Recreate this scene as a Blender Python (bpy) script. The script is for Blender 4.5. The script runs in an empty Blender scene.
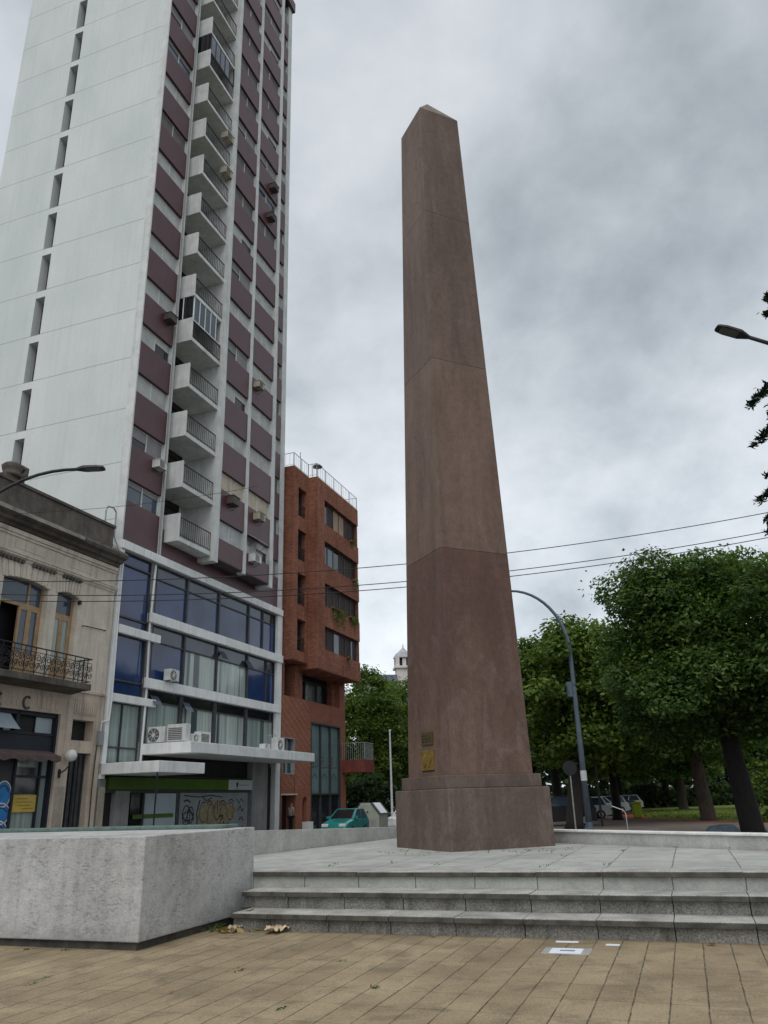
import bpy, bmesh, math, random
import numpy as np
from math import sin, cos, pi, radians, sqrt, atan2
from mathutils import Vector, Matrix, Quaternion
random.seed(7)
RNG = np.random.default_rng(11)
sc = bpy.context.scene
COL = sc.collection
AZ = radians(19.495)                      # heading of the street, clockwise from +Y
EX, EY = sin(AZ), cos(AZ)                 # unit vector along the street
NX, NY = cos(AZ), -sin(AZ)                # unit vector across it, to the right
def en(e, n, z=0.0): return Vector((EX*e+NX*n, EY*e+NY*n, z))
STREET_ROT = pi/2-AZ
E0, N0 = 26.75, -21.67                    # corner of the tower: origin of the facade frame (u, v, z)

# ------------------------------------------------------------------ materials
def new_mat(name):
    m = bpy.data.materials.new(name); m.use_nodes = True
    nt = m.node_tree; b = nt.nodes['Principled BSDF']
    return m, nt, b
def N(nt, kind, **kw):
    n = nt.nodes.new(kind)
    for k, v in kw.items():
        if k.startswith('i_'): n.inputs[k[2:].replace('_', ' ')].default_value = v
        else: setattr(n, k, v)
    return n
def math_node(nt, op, a, b=None, c=None):
    n = nt.nodes.new('ShaderNodeMath'); n.operation = op
    for i, x in enumerate((a, b, c)):
        if x is None: continue
        if isinstance(x, (int, float)): n.inputs[i].default_value = x
        else: nt.links.new(x, n.inputs[i])
    return n.outputs[0]
def mixc(nt, fac, a, b, mode='MIX'):
    n = nt.nodes.new('ShaderNodeMix'); n.data_type = 'RGBA'; n.blend_type = mode
    for i, x in ((0, fac), (6, a), (7, b)):
        if isinstance(x, (int, float)): n.inputs[i].default_value = x
        elif isinstance(x, tuple): n.inputs[i].default_value = (*x[:3], 1)
        else: nt.links.new(x, n.inputs[i])
    return n.outputs[2]
def ramp(nt, fac, stops):
    n = nt.nodes.new('ShaderNodeValToRGB'); cr = n.color_ramp
    while len(cr.elements) < len(stops): cr.elements.new(.5)
    for e, (p, c) in zip(cr.elements, stops):
        e.position = p; e.color = (*c, 1) if isinstance(c, tuple) else (c, c, c, 1)
    nt.links.new(fac, n.inputs[0]); return n.outputs[0]
def coords(nt, kind='pos', scale=(1, 1, 1), loc=(0, 0, 0)):
    if kind == 'pos': o = nt.nodes.new('ShaderNodeNewGeometry').outputs['Position']
    else: o = nt.nodes.new('ShaderNodeTexCoord').outputs['Object']
    mp = nt.nodes.new('ShaderNodeMapping'); mp.inputs['Scale'].default_value = scale; mp.inputs['Location'].default_value = loc
    nt.links.new(o, mp.inputs[0]); return mp.outputs[0]
def noise(nt, vec, scale=5, detail=4, rough=.55, dist=0):
    n = nt.nodes.new('ShaderNodeTexNoise'); n.inputs['Scale'].default_value = scale
    n.inputs['Detail'].default_value = detail; n.inputs['Roughness'].default_value = rough; n.inputs['Distortion'].default_value = dist
    nt.links.new(vec, n.inputs['Vector']); return n.outputs['Fac']
def bump(nt, b, h, strength=.3, dist=.02):
    n = nt.nodes.new('ShaderNodeBump'); n.inputs['Strength'].default_value = strength; n.inputs['Distance'].default_value = dist
    nt.links.new(h, n.inputs['Height']); nt.links.new(n.outputs[0], b.inputs['Normal'])
def surf(name, c, var=.25, scale=3, rough=.8, dirt=None, streak=.0, bmp=.15, bscale=40, metal=0, spec=.3, grain=.25):
    """weathered plain surface: broad blotches, fine grain, vertical streaks"""
    m, nt, b = new_mat(name)
    p = coords(nt)
    a = noise(nt, p, scale, 5, .6)
    d = tuple(x*(1-var) for x in c); l = tuple(min(1, x*(1+var)) for x in c)
    col = ramp(nt, a, [(.3, d), (.7, l)])
    if streak:
        s = noise(nt, coords(nt, 'pos', (1, 1, .06)), 4, 4, .65)
        dk = dirt or tuple(x*.35 for x in c)
        col = mixc(nt, math_node(nt, 'MULTIPLY', ramp(nt, s, [(.5, 0.0), (.72, 1.0)]), streak), col, dk)
    g = noise(nt, p, bscale, 3, .6)
    col = mixc(nt, grain, col, ramp(nt, g, [(.3, .2), (.7, .8)]), 'OVERLAY')
    nt.links.new(col, b.inputs['Base Color'])
    b.inputs['Roughness'].default_value = rough; b.inputs['Metallic'].default_value = metal
    b.inputs['Specular IOR Level'].default_value = spec
    if bmp: bump(nt, b, g, bmp, .01)
    return m
def line_mask(nt, coord, period, width, off=0.0):
    """1 on thin lines at coord = off + k*period"""
    t = math_node(nt, 'SUBTRACT', coord, off-period*1000)
    t = math_node(nt, 'MODULO', t, period)
    t = math_node(nt, 'PINGPONG', t, period/2)
    return math_node(nt, 'LESS_THAN', t, width/2)
def sep(nt, v):
    n = nt.nodes.new('ShaderNodeSeparateXYZ'); nt.links.new(v, n.inputs[0]); return n.outputs

M = {}
def granite():
    m, nt, b = new_mat('brown_granite')
    p = coords(nt, 'obj')
    x, y, z = sep(nt, p)
    big = noise(nt, coords(nt, 'obj', (1, 1, .35)), .9, 6, .65, .4)
    col = ramp(nt, big, [(.28, (.100, .064, .048)), (.5, (.150, .098, .073)), (.75, (.205, .140, .108))])
    # the stones below the first joint are darker and greyer, as are the very top ones
    low = math_node(nt, 'LESS_THAN', z, 6.4)
    col = mixc(nt, math_node(nt, 'MULTIPLY', low, ramp(nt, math_node(nt, 'DIVIDE', z, 7), [(.25, .35), (.75, 1.)])), col, mixc(nt, 1.0, col, (.74, .61, .62), 'MULTIPLY'))
    hi = math_node(nt, 'GREATER_THAN', z, 11.0)
    col = mixc(nt, math_node(nt, 'MULTIPLY', hi, .8), col, mixc(nt, 1.0, col, (.84, .86, .88), 'MULTIPLY'))
    base = math_node(nt, 'LESS_THAN', z, 1.9)
    col = mixc(nt, base, col, mixc(nt, 1.0, col, (.80, .94, 1.0), 'MULTIPLY'))
    # pale wash stains and dark drips
    st = noise(nt, coords(nt, 'obj', (1.6, 1.6, .12), (3, 1, 0)), 2.2, 5, .7)
    col = mixc(nt, math_node(nt, 'MULTIPLY', ramp(nt, st, [(.48, 0.0), (.70, 1.0)]), .55), col, (.070, .046, .038))
    pale = noise(nt, coords(nt, 'obj', (1, 1, .6), (9, 4, 2)), 1.6, 6, .75, 1.2)
    lowz = ramp(nt, math_node(nt, 'DIVIDE', z, 20), [(.02, 1.0), (.35, .25)])
    col = mixc(nt, math_node(nt, 'MULTIPLY', math_node(nt, 'MULTIPLY', ramp(nt, pale, [(.50, 0.0), (.68, 1.0)]), lowz), .5), col, (.22, .165, .15))
    # thin wandering cracks
    vo = nt.nodes.new('ShaderNodeTexNoise'); vo.inputs['Scale'].default_value = .55; vo.inputs['Detail'].default_value = 3
    nt.links.new(coords(nt, 'obj', (1, 1, .5), (2, 8, 5)), vo.inputs['Vector'])
    crack = math_node(nt, 'LESS_THAN', math_node(nt, 'ABSOLUTE', math_node(nt, 'SUBTRACT', vo.outputs['Fac'], .53)), .0016)
    col = mixc(nt, math_node(nt, 'MULTIPLY', math_node(nt, 'MULTIPLY', crack, math_node(nt, 'GREATER_THAN', z, 5.0)), .45), col, (.05, .035, .03))
    mo = noise(nt, p, 7, 5, .7)
    col = mixc(nt, .30, col, ramp(nt, mo, [(.32, .28), (.68, .72)]), 'OVERLAY')
    g = noise(nt, p, 45, 4, .75)
    col = mixc(nt, .45, col, ramp(nt, g, [(.3, .2), (.7, .8)]), 'OVERLAY')
    nt.links.new(col, b.inputs['Base Color']); b.inputs['Roughness'].default_value = .62
    b.inputs['Specular IOR Level'].default_value = .35
    bump(nt, b, g, .2, .008)
    return m
def tower_white():
    m, nt, b = new_mat('tower_white_render')
    p = coords(nt, 'obj'); x, y, z = sep(nt, p)
    a = noise(nt, coords(nt, 'obj', (1, .35, .18)), .8, 5, .6)
    col = ramp(nt, a, [(.3, (.55, .585, .575)), (.7, (.67, .70, .685))])
    s = noise(nt, coords(nt, 'obj', (2, 2.5, .05)), 2, 4, .7)
    col = mixc(nt, math_node(nt, 'MULTIPLY', ramp(nt, s, [(.5, 0.0), (.8, 1.0)]), .22), col, (.33, .36, .36))
    g = noise(nt, p, 9, 4, .6)
    col = mixc(nt, .12, col, ramp(nt, g, [(.3, .2), (.7, .8)]), 'OVERLAY')
    wob = math_node(nt, 'ADD', z, math_node(nt, 'MULTIPLY', noise(nt, p, 1.2, 2), .03))
    l = line_mask(nt, wob, 2.75, .045, 16.33-2.75*5)
    col = mixc(nt, math_node(nt, 'MULTIPLY', l, .6), col, (.20, .21, .22))
    nt.links.new(col, b.inputs['Base Color']); b.inputs['Roughness'].default_value = .85
    bump(nt, b, l, -.4, .02)
    return m
def brick():
    m, nt, b = new_mat('orange_brick')
    p = coords(nt, 'obj'); x, y, z = sep(nt, p)
    cmb = nt.nodes.new('ShaderNodeCombineXYZ')
    nt.links.new(math_node(nt, 'SUBTRACT', x, y), cmb.inputs[0]); nt.links.new(z, cmb.inputs[1])
    t = nt.nodes.new('ShaderNodeTexBrick'); nt.links.new(cmb.outputs[0], t.inputs['Vector'])
    t.inputs['Scale'].default_value = 1; t.inputs['Brick Width'].default_value = .25; t.inputs['Row Height'].default_value = .075
    t.inputs['Mortar Size'].default_value = .008
    t.inputs['Color1'].default_value = (.41, .165, .10, 1); t.inputs['Color2'].default_value = (.25, .095, .062, 1)
    t.inputs['Mortar'].default_value = (.19, .115, .09, 1)
    a = noise(nt, coords(nt, 'obj', (1, 1, .5)), .55, 5, .65)
    col = mixc(nt, .8, t.outputs['Color'], ramp(nt, a, [(.3, (.50, .46, .44)), (.7, (1.0, 1.0, 1.0))]), 'MULTIPLY')
    s = noise(nt, coords(nt, 'obj', (1, 1, .05)), 3, 4, .7)
    col = mixc(nt, math_node(nt, 'MULTIPLY', ramp(nt, s, [(.5, 0.0), (.75, 1.0)]), .5), col, (.075, .035, .026))
    nt.links.new(col, b.inputs['Base Color']); b.inputs['Roughness'].default_value = .9
    b.inputs['Specular IOR Level'].default_value = .15
    bump(nt, b, t.outputs['Fac'], -.3, .01)
    return m
def diag_brick():
    m, nt, b = new_mat('orange_brick_pale_diagonals')
    p = coords(nt, 'obj'); x, y, z = sep(nt, p)
    cmb = nt.nodes.new('ShaderNodeCombineXYZ')
    nt.links.new(math_node(nt, 'SUBTRACT', x, y), cmb.inputs[0]); nt.links.new(z, cmb.inputs[1])
    t = nt.nodes.new('ShaderNodeTexBrick'); nt.links.new(cmb.outputs[0], t.inputs['Vector'])
    t.inputs['Scale'].default_value = 1; t.inputs['Brick Width'].default_value = .25; t.inputs['Row Height'].default_value = .075
    t.inputs['Mortar Size'].default_value = .008
    t.inputs['Color1'].default_value = (.40, .165, .105, 1); t.inputs['Color2'].default_value = (.31, .122, .080, 1)
    t.inputs['Mortar'].default_value = (.2, .1, .07, 1)
    q = math_node(nt, 'ADD', x, math_node(nt, 'MULTIPLY', z, 1.7))
    q = math_node(nt, 'ADD', q, math_node(nt, 'MULTIPLY', noise(nt, p, 2, 2), .25))
    l = line_mask(nt, q, .8, .12)
    zz = math_node(nt, 'MULTIPLY', math_node(nt, 'GREATER_THAN', z, 2.3), math_node(nt, 'LESS_THAN', x, 19.4))
    col = mixc(nt, math_node(nt, 'MULTIPLY', math_node(nt, 'MULTIPLY', l, zz), .38), t.outputs['Color'], (.55, .32, .24))
    a = noise(nt, p, .7, 4, .6)
    col = mixc(nt, .6, col, ramp(nt, a, [(.3, (.66, .6, .57)), (.7, (1., 1., 1.))]), 'MULTIPLY')
    nt.links.new(col, b.inputs['Base Color']); b.inputs['Roughness'].default_value = .9; b.inputs['Specular IOR Level'].default_value = .15
    bump(nt, b, t.outputs['Fac'], -.3, .01)
    return m
def tiles():
    m, nt, b = new_mat('yellow_ribbed_paving_tiles')
    p = coords(nt, 'obj'); x, y, z = sep(nt, p)
    wobx = math_node(nt, 'ADD', x, math_node(nt, 'MULTIPLY', noise(nt, p, 3, 2), .02))
    woby = math_node(nt, 'ADD', y, math_node(nt, 'MULTIPLY', noise(nt, coords(nt, 'obj', (1, 1, 1), (5, 3, 0)), 3, 2), .02))
    lj = line_mask(nt, woby, .27, .013, .36)
    cj = line_mask(nt, wobx, .54, .010, 8.2)
    rib = line_mask(nt, wobx, .034, .012)
    # one tone per tile
    cmb = nt.nodes.new('ShaderNodeCombineXYZ')
    nt.links.new(math_node(nt, 'FLOOR', math_node(nt, 'DIVIDE', math_node(nt, 'SUBTRACT', x, 8.2), .54)), cmb.inputs[0])
    nt.links.new(math_node(nt, 'FLOOR', math_node(nt, 'DIVIDE', math_node(nt, 'SUBTRACT', y, .36), .27)), cmb.inputs[1])
    wn = nt.nodes.new('ShaderNodeTexWhiteNoise'); wn.noise_dimensions = '2D'; nt.links.new(cmb.outputs[0], wn.inputs['Vector'])
    a = noise(nt, p, .8, 6, .65)
    col = ramp(nt, a, [(.28, (.215, .165, .100)), (.5, (.315, .246, .155)), (.75, (.42, .335, .215))])
    col = mixc(nt, .16, col, ramp(nt, wn.outputs['Value'], [(0., .25), (1., .75)]), 'OVERLAY')
    st = noise(nt, coords(nt, 'obj', (1, 1, 1), (11, 3, 0)), 2.6, 6, .7, .6)
    col = mixc(nt, math_node(nt, 'MULTIPLY', ramp(nt, st, [(.49, 0.), (.68, 1.)]), .58), col, (.13, .105, .070))
    gr = noise(nt, p, 45, 4, .7)
    col = mixc(nt, .45, col, ramp(nt, gr, [(.3, .2), (.7, .8)]), 'OVERLAY')
    ribf = math_node(nt, 'MULTIPLY', rib, ramp(nt, noise(nt, p, 2.2, 4), [(.35, .12), (.65, .5)]))
    col = mixc(nt, ribf, col, (.10, .08, .05))
    gap = noise(nt, p, 5, 4, .7)
    jf = math_node(nt, 'MULTIPLY', lj, ramp(nt, gap, [(.32, .30), (.6, .9)]))
    col = mixc(nt, jf, col, (.05, .042, .028))
    cf = math_node(nt, 'MULTIPLY', cj, ramp(nt, gap, [(.40, .15), (.62, .8)]))
    col = mixc(nt, cf, col, (.075, .06, .04))
    # pale lime wash by the planter foot
    nt.links.new(col, b.inputs['Base Color']); b.inputs['Roughness'].default_value = .85; b.inputs['Specular IOR Level'].default_value = .2
    h = math_node(nt, 'ADD', math_node(nt, 'MULTIPLY', lj, -1.), math_node(nt, 'ADD', math_node(nt, 'MULTIPLY', rib, -.25), math_node(nt, 'MULTIPLY', gr, .5)))
    bump(nt, b, h, .5, .01)
    return m
def slabs(name, c, period, offy, offx=0, jw=.014, stain=.5):
    m, nt, b = new_mat(name)
    p = coords(nt, 'obj'); x, y, z = sep(nt, p)
    wx = math_node(nt, 'ADD', x, math_node(nt, 'MULTIPLY', noise(nt, p, 4, 2), .03))
    wy = math_node(nt, 'ADD', y, math_node(nt, 'MULTIPLY', noise(nt, coords(nt, 'obj', (1, 1, 1), (4, 1, 1)), 4, 2), .03))
    l = math_node(nt, 'MAXIMUM', line_mask(nt, wy, period, jw, offy), line_mask(nt, wx, period, jw, offx))
    a = noise(nt, p, .9, 6, .65)
    col = ramp(nt, a, [(.3, tuple(t*.72 for t in c)), (.7, tuple(t*1.15 for t in c))])
    st = noise(nt, p, 3.1, 6, .72, .5)
    col = mixc(nt, math_node(nt, 'MULTIPLY', ramp(nt, st, [(.5, 0.), (.7, 1.)]), stain), col, tuple(t*.45 for t in c))
    gr = noise(nt, p, 70, 3, .7)
    col = mixc(nt, .35, col, ramp(nt, gr, [(.3, .2), (.7, .8)]), 'OVERLAY')
    col = mixc(nt, math_node(nt, 'MULTIPLY', l, .75), col, (.05, .055, .04))
    nt.links.new(col, b.inputs['Base Color']); b.inputs['Roughness'].default_value = .85; b.inputs['Specular IOR Level'].default_value = .25
    bump(nt, b, math_node(nt, 'SUBTRACT', gr, l), .35, .008)
    return m
def wall_paint(name, c, dirt, amount=.6):
    """old lime paint over concrete: scratches, drips, splashes"""
    m, nt, b = new_mat(name)
    p = coords(nt)
    z = sep(nt, p)[2]
    a = noise(nt, p, 1.3, 6, .65)
    col = ramp(nt, a, [(.3, tuple(t*.72 for t in c)), (.7, tuple(min(1, t*1.12) for t in c))])
    md = noise(nt, coords(nt, 'pos', (1, 1, 1.5), (2, 9, 1)), 5.5, 6, .75, .6)
    col = mixc(nt, .28, col, ramp(nt, md, [(.3, .30), (.7, .70)]), 'OVERLAY')
    zd = ramp(nt, math_node(nt, 'ADD', z, math_node(nt, 'MULTIPLY', md, .3)), [(.18, 1.), (.42, 0.)])
    col = mixc(nt, math_node(nt, 'MULTIPLY', zd, .35), col, dirt)
    big = noise(nt, coords(nt, 'pos', (1, 1, .8), (3, 3, 3)), 3.2, 7, .72, .8)
    sp = noise(nt, coords(nt, 'pos', (.7, .7, 2.2), (1, 7, 3)), 20, 6, .78, .8)
    patch = math_node(nt, 'MULTIPLY', ramp(nt, big, [(.44, .0), (.60, 1.)]), ramp(nt, sp, [(.50, 0.), (.58, 1.)]))
    col = mixc(nt, math_node(nt, 'MULTIPLY', patch, amount), col, dirt)
    fine = noise(nt, coords(nt, 'pos', (1, 1, 3.5), (6, 2, 9)), 28, 4, .7)
    col = mixc(nt, math_node(nt, 'MULTIPLY', ramp(nt, fine, [(.60, 0.), (.70, 1.)]), .40), col, dirt)
    s = noise(nt, coords(nt, 'pos', (1, 1, .07)), 7, 4, .65)
    col = mixc(nt, math_node(nt, 'MULTIPLY', ramp(nt, s, [(.5, 0.), (.75, 1.)]), .28), col, dirt)
    g = noise(nt, p, 55, 4, .7)
    col = mixc(nt, .3, col, ramp(nt, g, [(.3, .2), (.7, .8)]), 'OVERLAY')
    nt.links.new(col, b.inputs['Base Color']); b.inputs['Roughness'].default_value = .9; b.inputs['Specular IOR Level'].default_value = .2
    h = math_node(nt, 'ADD', math_node(nt, 'MULTIPLY', sp, .8), math_node(nt, 'MULTIPLY', g, .5))
    bump(nt, b, h, .45, .015)
    return m
def glass(name, c, rough=.06, spec=.5, var=.3):
    m, nt, b = new_mat(name)
    p = coords(nt)
    a = noise(nt, p, .6, 3, .5)
    col = ramp(nt, a, [(.3, tuple(t*(1-var) for t in c)), (.7, tuple(min(1, t*(1+var)) for t in c))])
    nt.links.new(col, b.inputs['Base Color'])
    b.inputs['Roughness'].default_value = rough; b.inputs['Specular IOR Level'].default_value = spec
    w = noise(nt, p, .9, 2, .5); bump(nt, b, w, .08, .05)
    return m
def curtain(name, c, dark):
    m, nt, b = new_mat(name)
    p = coords(nt, 'obj'); x, y, z = sep(nt, p)
    f = noise(nt, coords(nt, 'obj', (7, 7, .15)), 1.4, 3, .5)
    col = ramp(nt, f, [(.3, tuple(t*.55 for t in c)), (.65, c)])
    gap = noise(nt, coords(nt, 'obj', (1, 1, .02), (4, 4, 0)), .9, 2, .4)
    col = mixc(nt, ramp(nt, gap, [(.60, 0.), (.63, 1.)]), col, dark)
    nt.links.new(col, b.inputs['Base Color']); b.inputs['Roughness'].default_value = .08; b.inputs['Specular IOR Level'].default_value = .5
    return m
def shutter_mat(name, c, period=.06, rough=.6, ax=2, amt=.35):
    m, nt, b = new_mat(name)
    p = coords(nt, 'obj'); q = sep(nt, p)[ax]
    l = line_mask(nt, q, period, period*.25)
    a = noise(nt, coords(nt), 1.7, 4, .6)
    col = ramp(nt, a, [(.3, tuple(t*.75 for t in c)), (.7, tuple(min(1, t*1.12) for t in c))])
    col = mixc(nt, math_node(nt, 'MULTIPLY', l, amt), col, tuple(t*.3 for t in c))
    nt.links.new(col, b.inputs['Base Color']); b.inputs['Roughness'].default_value = rough
    bump(nt, b, l, -.4, .01)
    return m
def leaf_mat(name, dark, mid, light, trans=.35):
    m, nt, b = new_mat(name)
    g = nt.nodes.new('ShaderNodeNewGeometry')
    big = noise(nt, coords(nt), .75, 4, .65)
    r = math_node(nt, 'ADD', math_node(nt, 'MULTIPLY', g.outputs['Random Per Island'], .38), math_node(nt, 'MULTIPLY', big, .86))
    col = ramp(nt, r, [(.28, dark), (.58, mid), (.88, light)])
    nt.links.new(col, b.inputs['Base Color']); b.inputs['Roughness'].default_value = .55; b.inputs['Specular IOR Level'].default_value = .25
    tr = nt.nodes.new('ShaderNodeBsdfTranslucent'); nt.links.new(mixc(nt, 1., col, (1.3, 1.5, .6), 'MULTIPLY'), tr.inputs[0])
    mx = nt.nodes.new('ShaderNodeMixShader'); mx.inputs[0].default_value = trans
    out = nt.nodes['Material Output']
    nt.links.new(b.outputs[0], mx.inputs[1]); nt.links.new(tr.outputs[0], mx.inputs[2]); nt.links.new(mx.outputs[0], out.inputs[0])
    return m
def bark(name, c):
    m, nt, b = new_mat(name)
    a = noise(nt, coords(nt, 'pos', (4, 4, .8)), 3, 5, .7)
    nt.links.new(ramp(nt, a, [(.3, tuple(t*.45 for t in c)), (.7, tuple(t*1.3 for t in c))]), b.inputs['Base Color'])
    b.inputs['Roughness'].default_value = .95; bump(nt, b, a, .8, .05)
    return m
def paint(name, c, rough=.25, coat=.5):
    m, nt, b = new_mat(name)
    a = noise(nt, coords(nt), 2, 4, .6)
    nt.links.new(ramp(nt, a, [(.3, tuple(t*.85 for t in c)), (.7, tuple(min(1, t*1.08) for t in c))]), b.inputs['Base Color'])
    b.inputs['Roughness'].default_value = rough; b.inputs['Coat Weight'].default_value = coat; b.inputs['Coat Roughness'].default_value = .08
    return m

M['granite'] = granite(); M['white'] = tower_white(); M['brick'] = brick(); M['dbrick'] = diag_brick()
M['tiles'] = tiles()
M['slab'] = slabs('pale_terrace_slabs', (.41, .415, .385), .805, .34, .3)
M['step'] = surf('granite_step_stone', (.195, .19, .172), .4, 2.2, .85, streak=.6, dirt=(.055, .055, .045), bscale=55, bmp=.4, grain=.9)
M['tread'] = surf('pale_step_top', (.35, .34, .31), .36, 2.5, .85, bscale=55, bmp=.3, grain=.7)  # step tops, a lighter tone of the riser stone
M['nosing'] = surf('stained_shaded_nosing', (.075, .072, .06), .55, 5, .9, bscale=80)  # stained nose front, its shadow band put into the same dark colour
M['planter'] = wall_paint('weathered_lime_paint', (.47, .465, .455), (.12, .115, .11), .62)
M['lowwall'] = wall_paint('grey_lime_wall', (.52, .515, .49), (.2, .2, .185), .4)
M['wallcap'] = surf('white_painted_wall_top', (.70, .70, .67), .15, 4, .8)
M['darkbase'] = surf('dark_base_concrete', (.07, .065, .055), .4, 6, .95)  # planter base, a darker tone than the painted body
M['soil'] = surf('planter_soil', (.06, .045, .03), .5, 6, 1)
M['maroon'] = surf('maroon_panel', (.082, .031, .036), .16, .9, .42, streak=.3, dirt=(.06, .028, .034), bmp=.02, spec=.45)
M['soffit'] = surf('dark_soffit', (.09, .075, .075), .2, 2, .9)
M['trim'] = surf('tower_pale_trim', (.60, .615, .60), .14, 1.6, .8, streak=.4, dirt=(.27, .27, .26), bmp=.05)
M['podium'] = surf('podium_white_paint', (.76, .77, .76), .1, 1.4, .75, streak=.35, dirt=(.32, .33, .33), bmp=.05)
M['podgrey'] = surf('podium_grey_concrete', (.26, .265, .26), .2, 1.2, .85, streak=.4)
M['dark'] = surf('dark_interior', (.018, .018, .02), .3, 2, .6)
M['frame_dark'] = surf('dark_window_frame', (.05, .052, .058), .3, 4, .5)
M['blue_glass'] = glass('blue_tinted_glass', (.022, .045, .13), .07, .55)
M['dusk_glass'] = glass('slate_glass', (.05, .07, .10), .08, .55)
M['slate_blue'] = glass('slate_blue_glass', (.042, .066, .135), .07, .55)
M['dark_glass'] = glass('dark_glass', (.014, .016, .018), .07, .5)
M['curtain'] = curtain('pale_curtain_behind_glass', (.46, .53, .50), (.06, .08, .09))
M['curtain2'] = curtain('green_grey_curtain_behind_glass', (.33, .40, .37), (.10, .13, .12))
M['shut_white'] = shutter_mat('white_roller_shutter', (.46, .47, .46))
M['shut_grey'] = shutter_mat('grey_roller_shutter', (.24, .235, .235))
M['shut_cream'] = shutter_mat('cream_roller_shutter', (.52, .45, .34))
M['shut_dim'] = shutter_mat('dim_roller_shutter', (.13, .112, .115))
M['metal_shut'] = shutter_mat('metal_shop_shutter', (.25, .275, .285), .09, .5)
M['iron'] = surf('black_ironwork', (.02, .02, .022), .4, 8, .6)
M['pipe'] = surf('grey_pipe', (.30, .31, .31), .2, 5, .6)
M['ac'] = surf('white_ac_casing', (.62, .63, .61), .12, 5, .55, streak=.3, dirt=(.3, .28, .24), bmp=.02)
M['ac_tan'] = surf('yellowed_ac_casing', (.40, .36, .29), .15, 5, .6, streak=.4, bmp=.02)
M['ac_dark'] = surf('dark_ac_casing', (.085, .065, .062), .2, 5, .6, bmp=.02)
M['grille'] = shutter_mat('ac_grille', (.13, .13, .13), .05, .6)
M['green'] = surf('green_fascia', (.062, .125, .014), .15, 1.5, .4, bmp=0)
M['signwhite'] = surf('sign_white', (.48, .53, .52), .08, 2, .4, bmp=0)
M['frost'] = surf('frosted_door_glass', (.36, .43, .46), .08, 1.2, .2, bmp=0, spec=.5)
M['plaster'] = surf('old_tan_plaster', (.60, .535, .45), .17, .9, .9, streak=.45, dirt=(.17, .14, .115), bmp=.2, bscale=25)
M['plaster2'] = surf('old_ochre_plaster', (.52, .43, .345), .2, 1.1, .9, streak=.5, dirt=(.13, .105, .085), bmp=.2, bscale=25)
M['cornice'] = surf('sooty_cornice', (.115, .10, .085), .45, 1.2, .95, streak=.6, dirt=(.04, .036, .03), bmp=.3, bscale=20)
M['corniceL'] = surf('bare_cornice', (.31, .285, .25), .35, 1.2, .95, streak=.6, dirt=(.08, .07, .06), bmp=.3, bscale=20)
M['peel'] = wall_paint('torn_poster_plaster', (.42, .37, .31), (.16, .12, .10), .8)
M['wood'] = surf('honey_window_wood', (.37, .25, .14), .2, 3, .6)
M['navy'] = surf('navy_shop_panel', (.018, .022, .032), .2, 2, .5)
M['awning'] = surf('brown_awning_cloth', (.105, .075, .07), .3, 4, .9)
M['yellow'] = surf('yellow_poster', (.50, .36, .07), .12, 3, .6, bmp=0)
M['ink'] = surf('dark_ink', (.03, .028, .03), .2, 6, .7, bmp=0)
M['spray_black'] = surf('black_spray_paint', (.03, .03, .035), .3, 6, .6, bmp=0)
M['spray_tan'] = surf('tan_spray_paint', (.25, .205, .125), .35, 5, .6, bmp=0)
M['spray_blue'] = surf('blue_spray_paint', (.03, .19, .46), .25, 3, .5, bmp=0)
M['spray_white'] = surf('white_spray_paint', (.6, .62, .64), .2, 4, .6, bmp=0)
M['globe'] = surf('milky_globe', (.66, .65, .61), .06, 4, .25, bmp=0, spec=.5)
M['rail_white'] = surf('white_roof_railing', (.68, .70, .72), .1, 4, .5, bmp=0)
M['teal_glass'] = glass('pale_teal_screen', (.16, .235, .235), .22, .4, .15)
M['brown_panel'] = surf('brown_window_panel', (.035, .021, .019), .3, 2, .6, spec=.15)
M['tan_shutter'] = shutter_mat('tan_wood_shutter', (.33, .20, .13), .07)
M['bronze'] = surf('dark_bronze_plaque', (.10, .072, .028), .3, 9, .45, metal=.3)
M['gold'] = surf('golden_bronze_plaque', (.21, .135, .035), .35, 9, .45, metal=.3)
M['asphalt'] = surf('asphalt', (.055, .055, .056), .25, 1.5, .9, bscale=60)
M['sidewalk'] = surf('pavement_concrete', (.24, .235, .22), .2, 1.5, .9)
M['parkpath'] = surf('brown_park_paving', (.20, .165, .14), .25, 1.2, .9)
M['redkerb'] = surf('red_earth_border', (.33, .095, .045), .3, 2, .9)
M['kerb'] = surf('kerb_stone', (.3, .3, .28), .2, 2, .9)
M['ground'] = surf('city_ground', (.13, .125, .11), .3, .3, .95)
M['lawn'] = surf('lawn_soil_green', (.16, .20, .05), .4, 1.2, .95)
M['grass'] = leaf_mat('grass_blades', (.09, .13, .02), (.17, .23, .045), (.28, .34, .09), .2)
M['lamp_blue'] = surf('blue_grey_lamp_paint', (.105, .14, .175), .15, 3, .5)
M['lamp_dark'] = surf('charcoal_lamp_housing', (.028, .03, .032), .3, 5, .5)
M['lamp_lens'] = surf('dull_lamp_lens', (.10, .10, .085), .2, 6, .25, spec=.5)
M['paper'] = surf('white_paper', (.72, .76, .82), .06, 9, .6, bmp=0)
M['tape'] = surf('plastic_cover', (.40, .40, .37), .1, 6, .3, bmp=0)
M['inkgrey'] = surf('printed_grey', (.22, .25, .31), .3, 30, .7, bmp=0)
M['rubber'] = surf('tyre_rubber', (.02, .02, .02), .3, 8, .85)
M['alu'] = surf('wheel_metal', (.35, .36, .37), .2, 8, .35, metal=.6)
M['lime'] = surf('lime_plastic', (.36, .47, .02), .1, 3, .45, bmp=0)
M['cream'] = surf('cream_plastic', (.36, .37, .30), .12, 3, .5)
M['lid'] = surf('dark_lid', (.035, .045, .055), .2, 4, .4)
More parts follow.
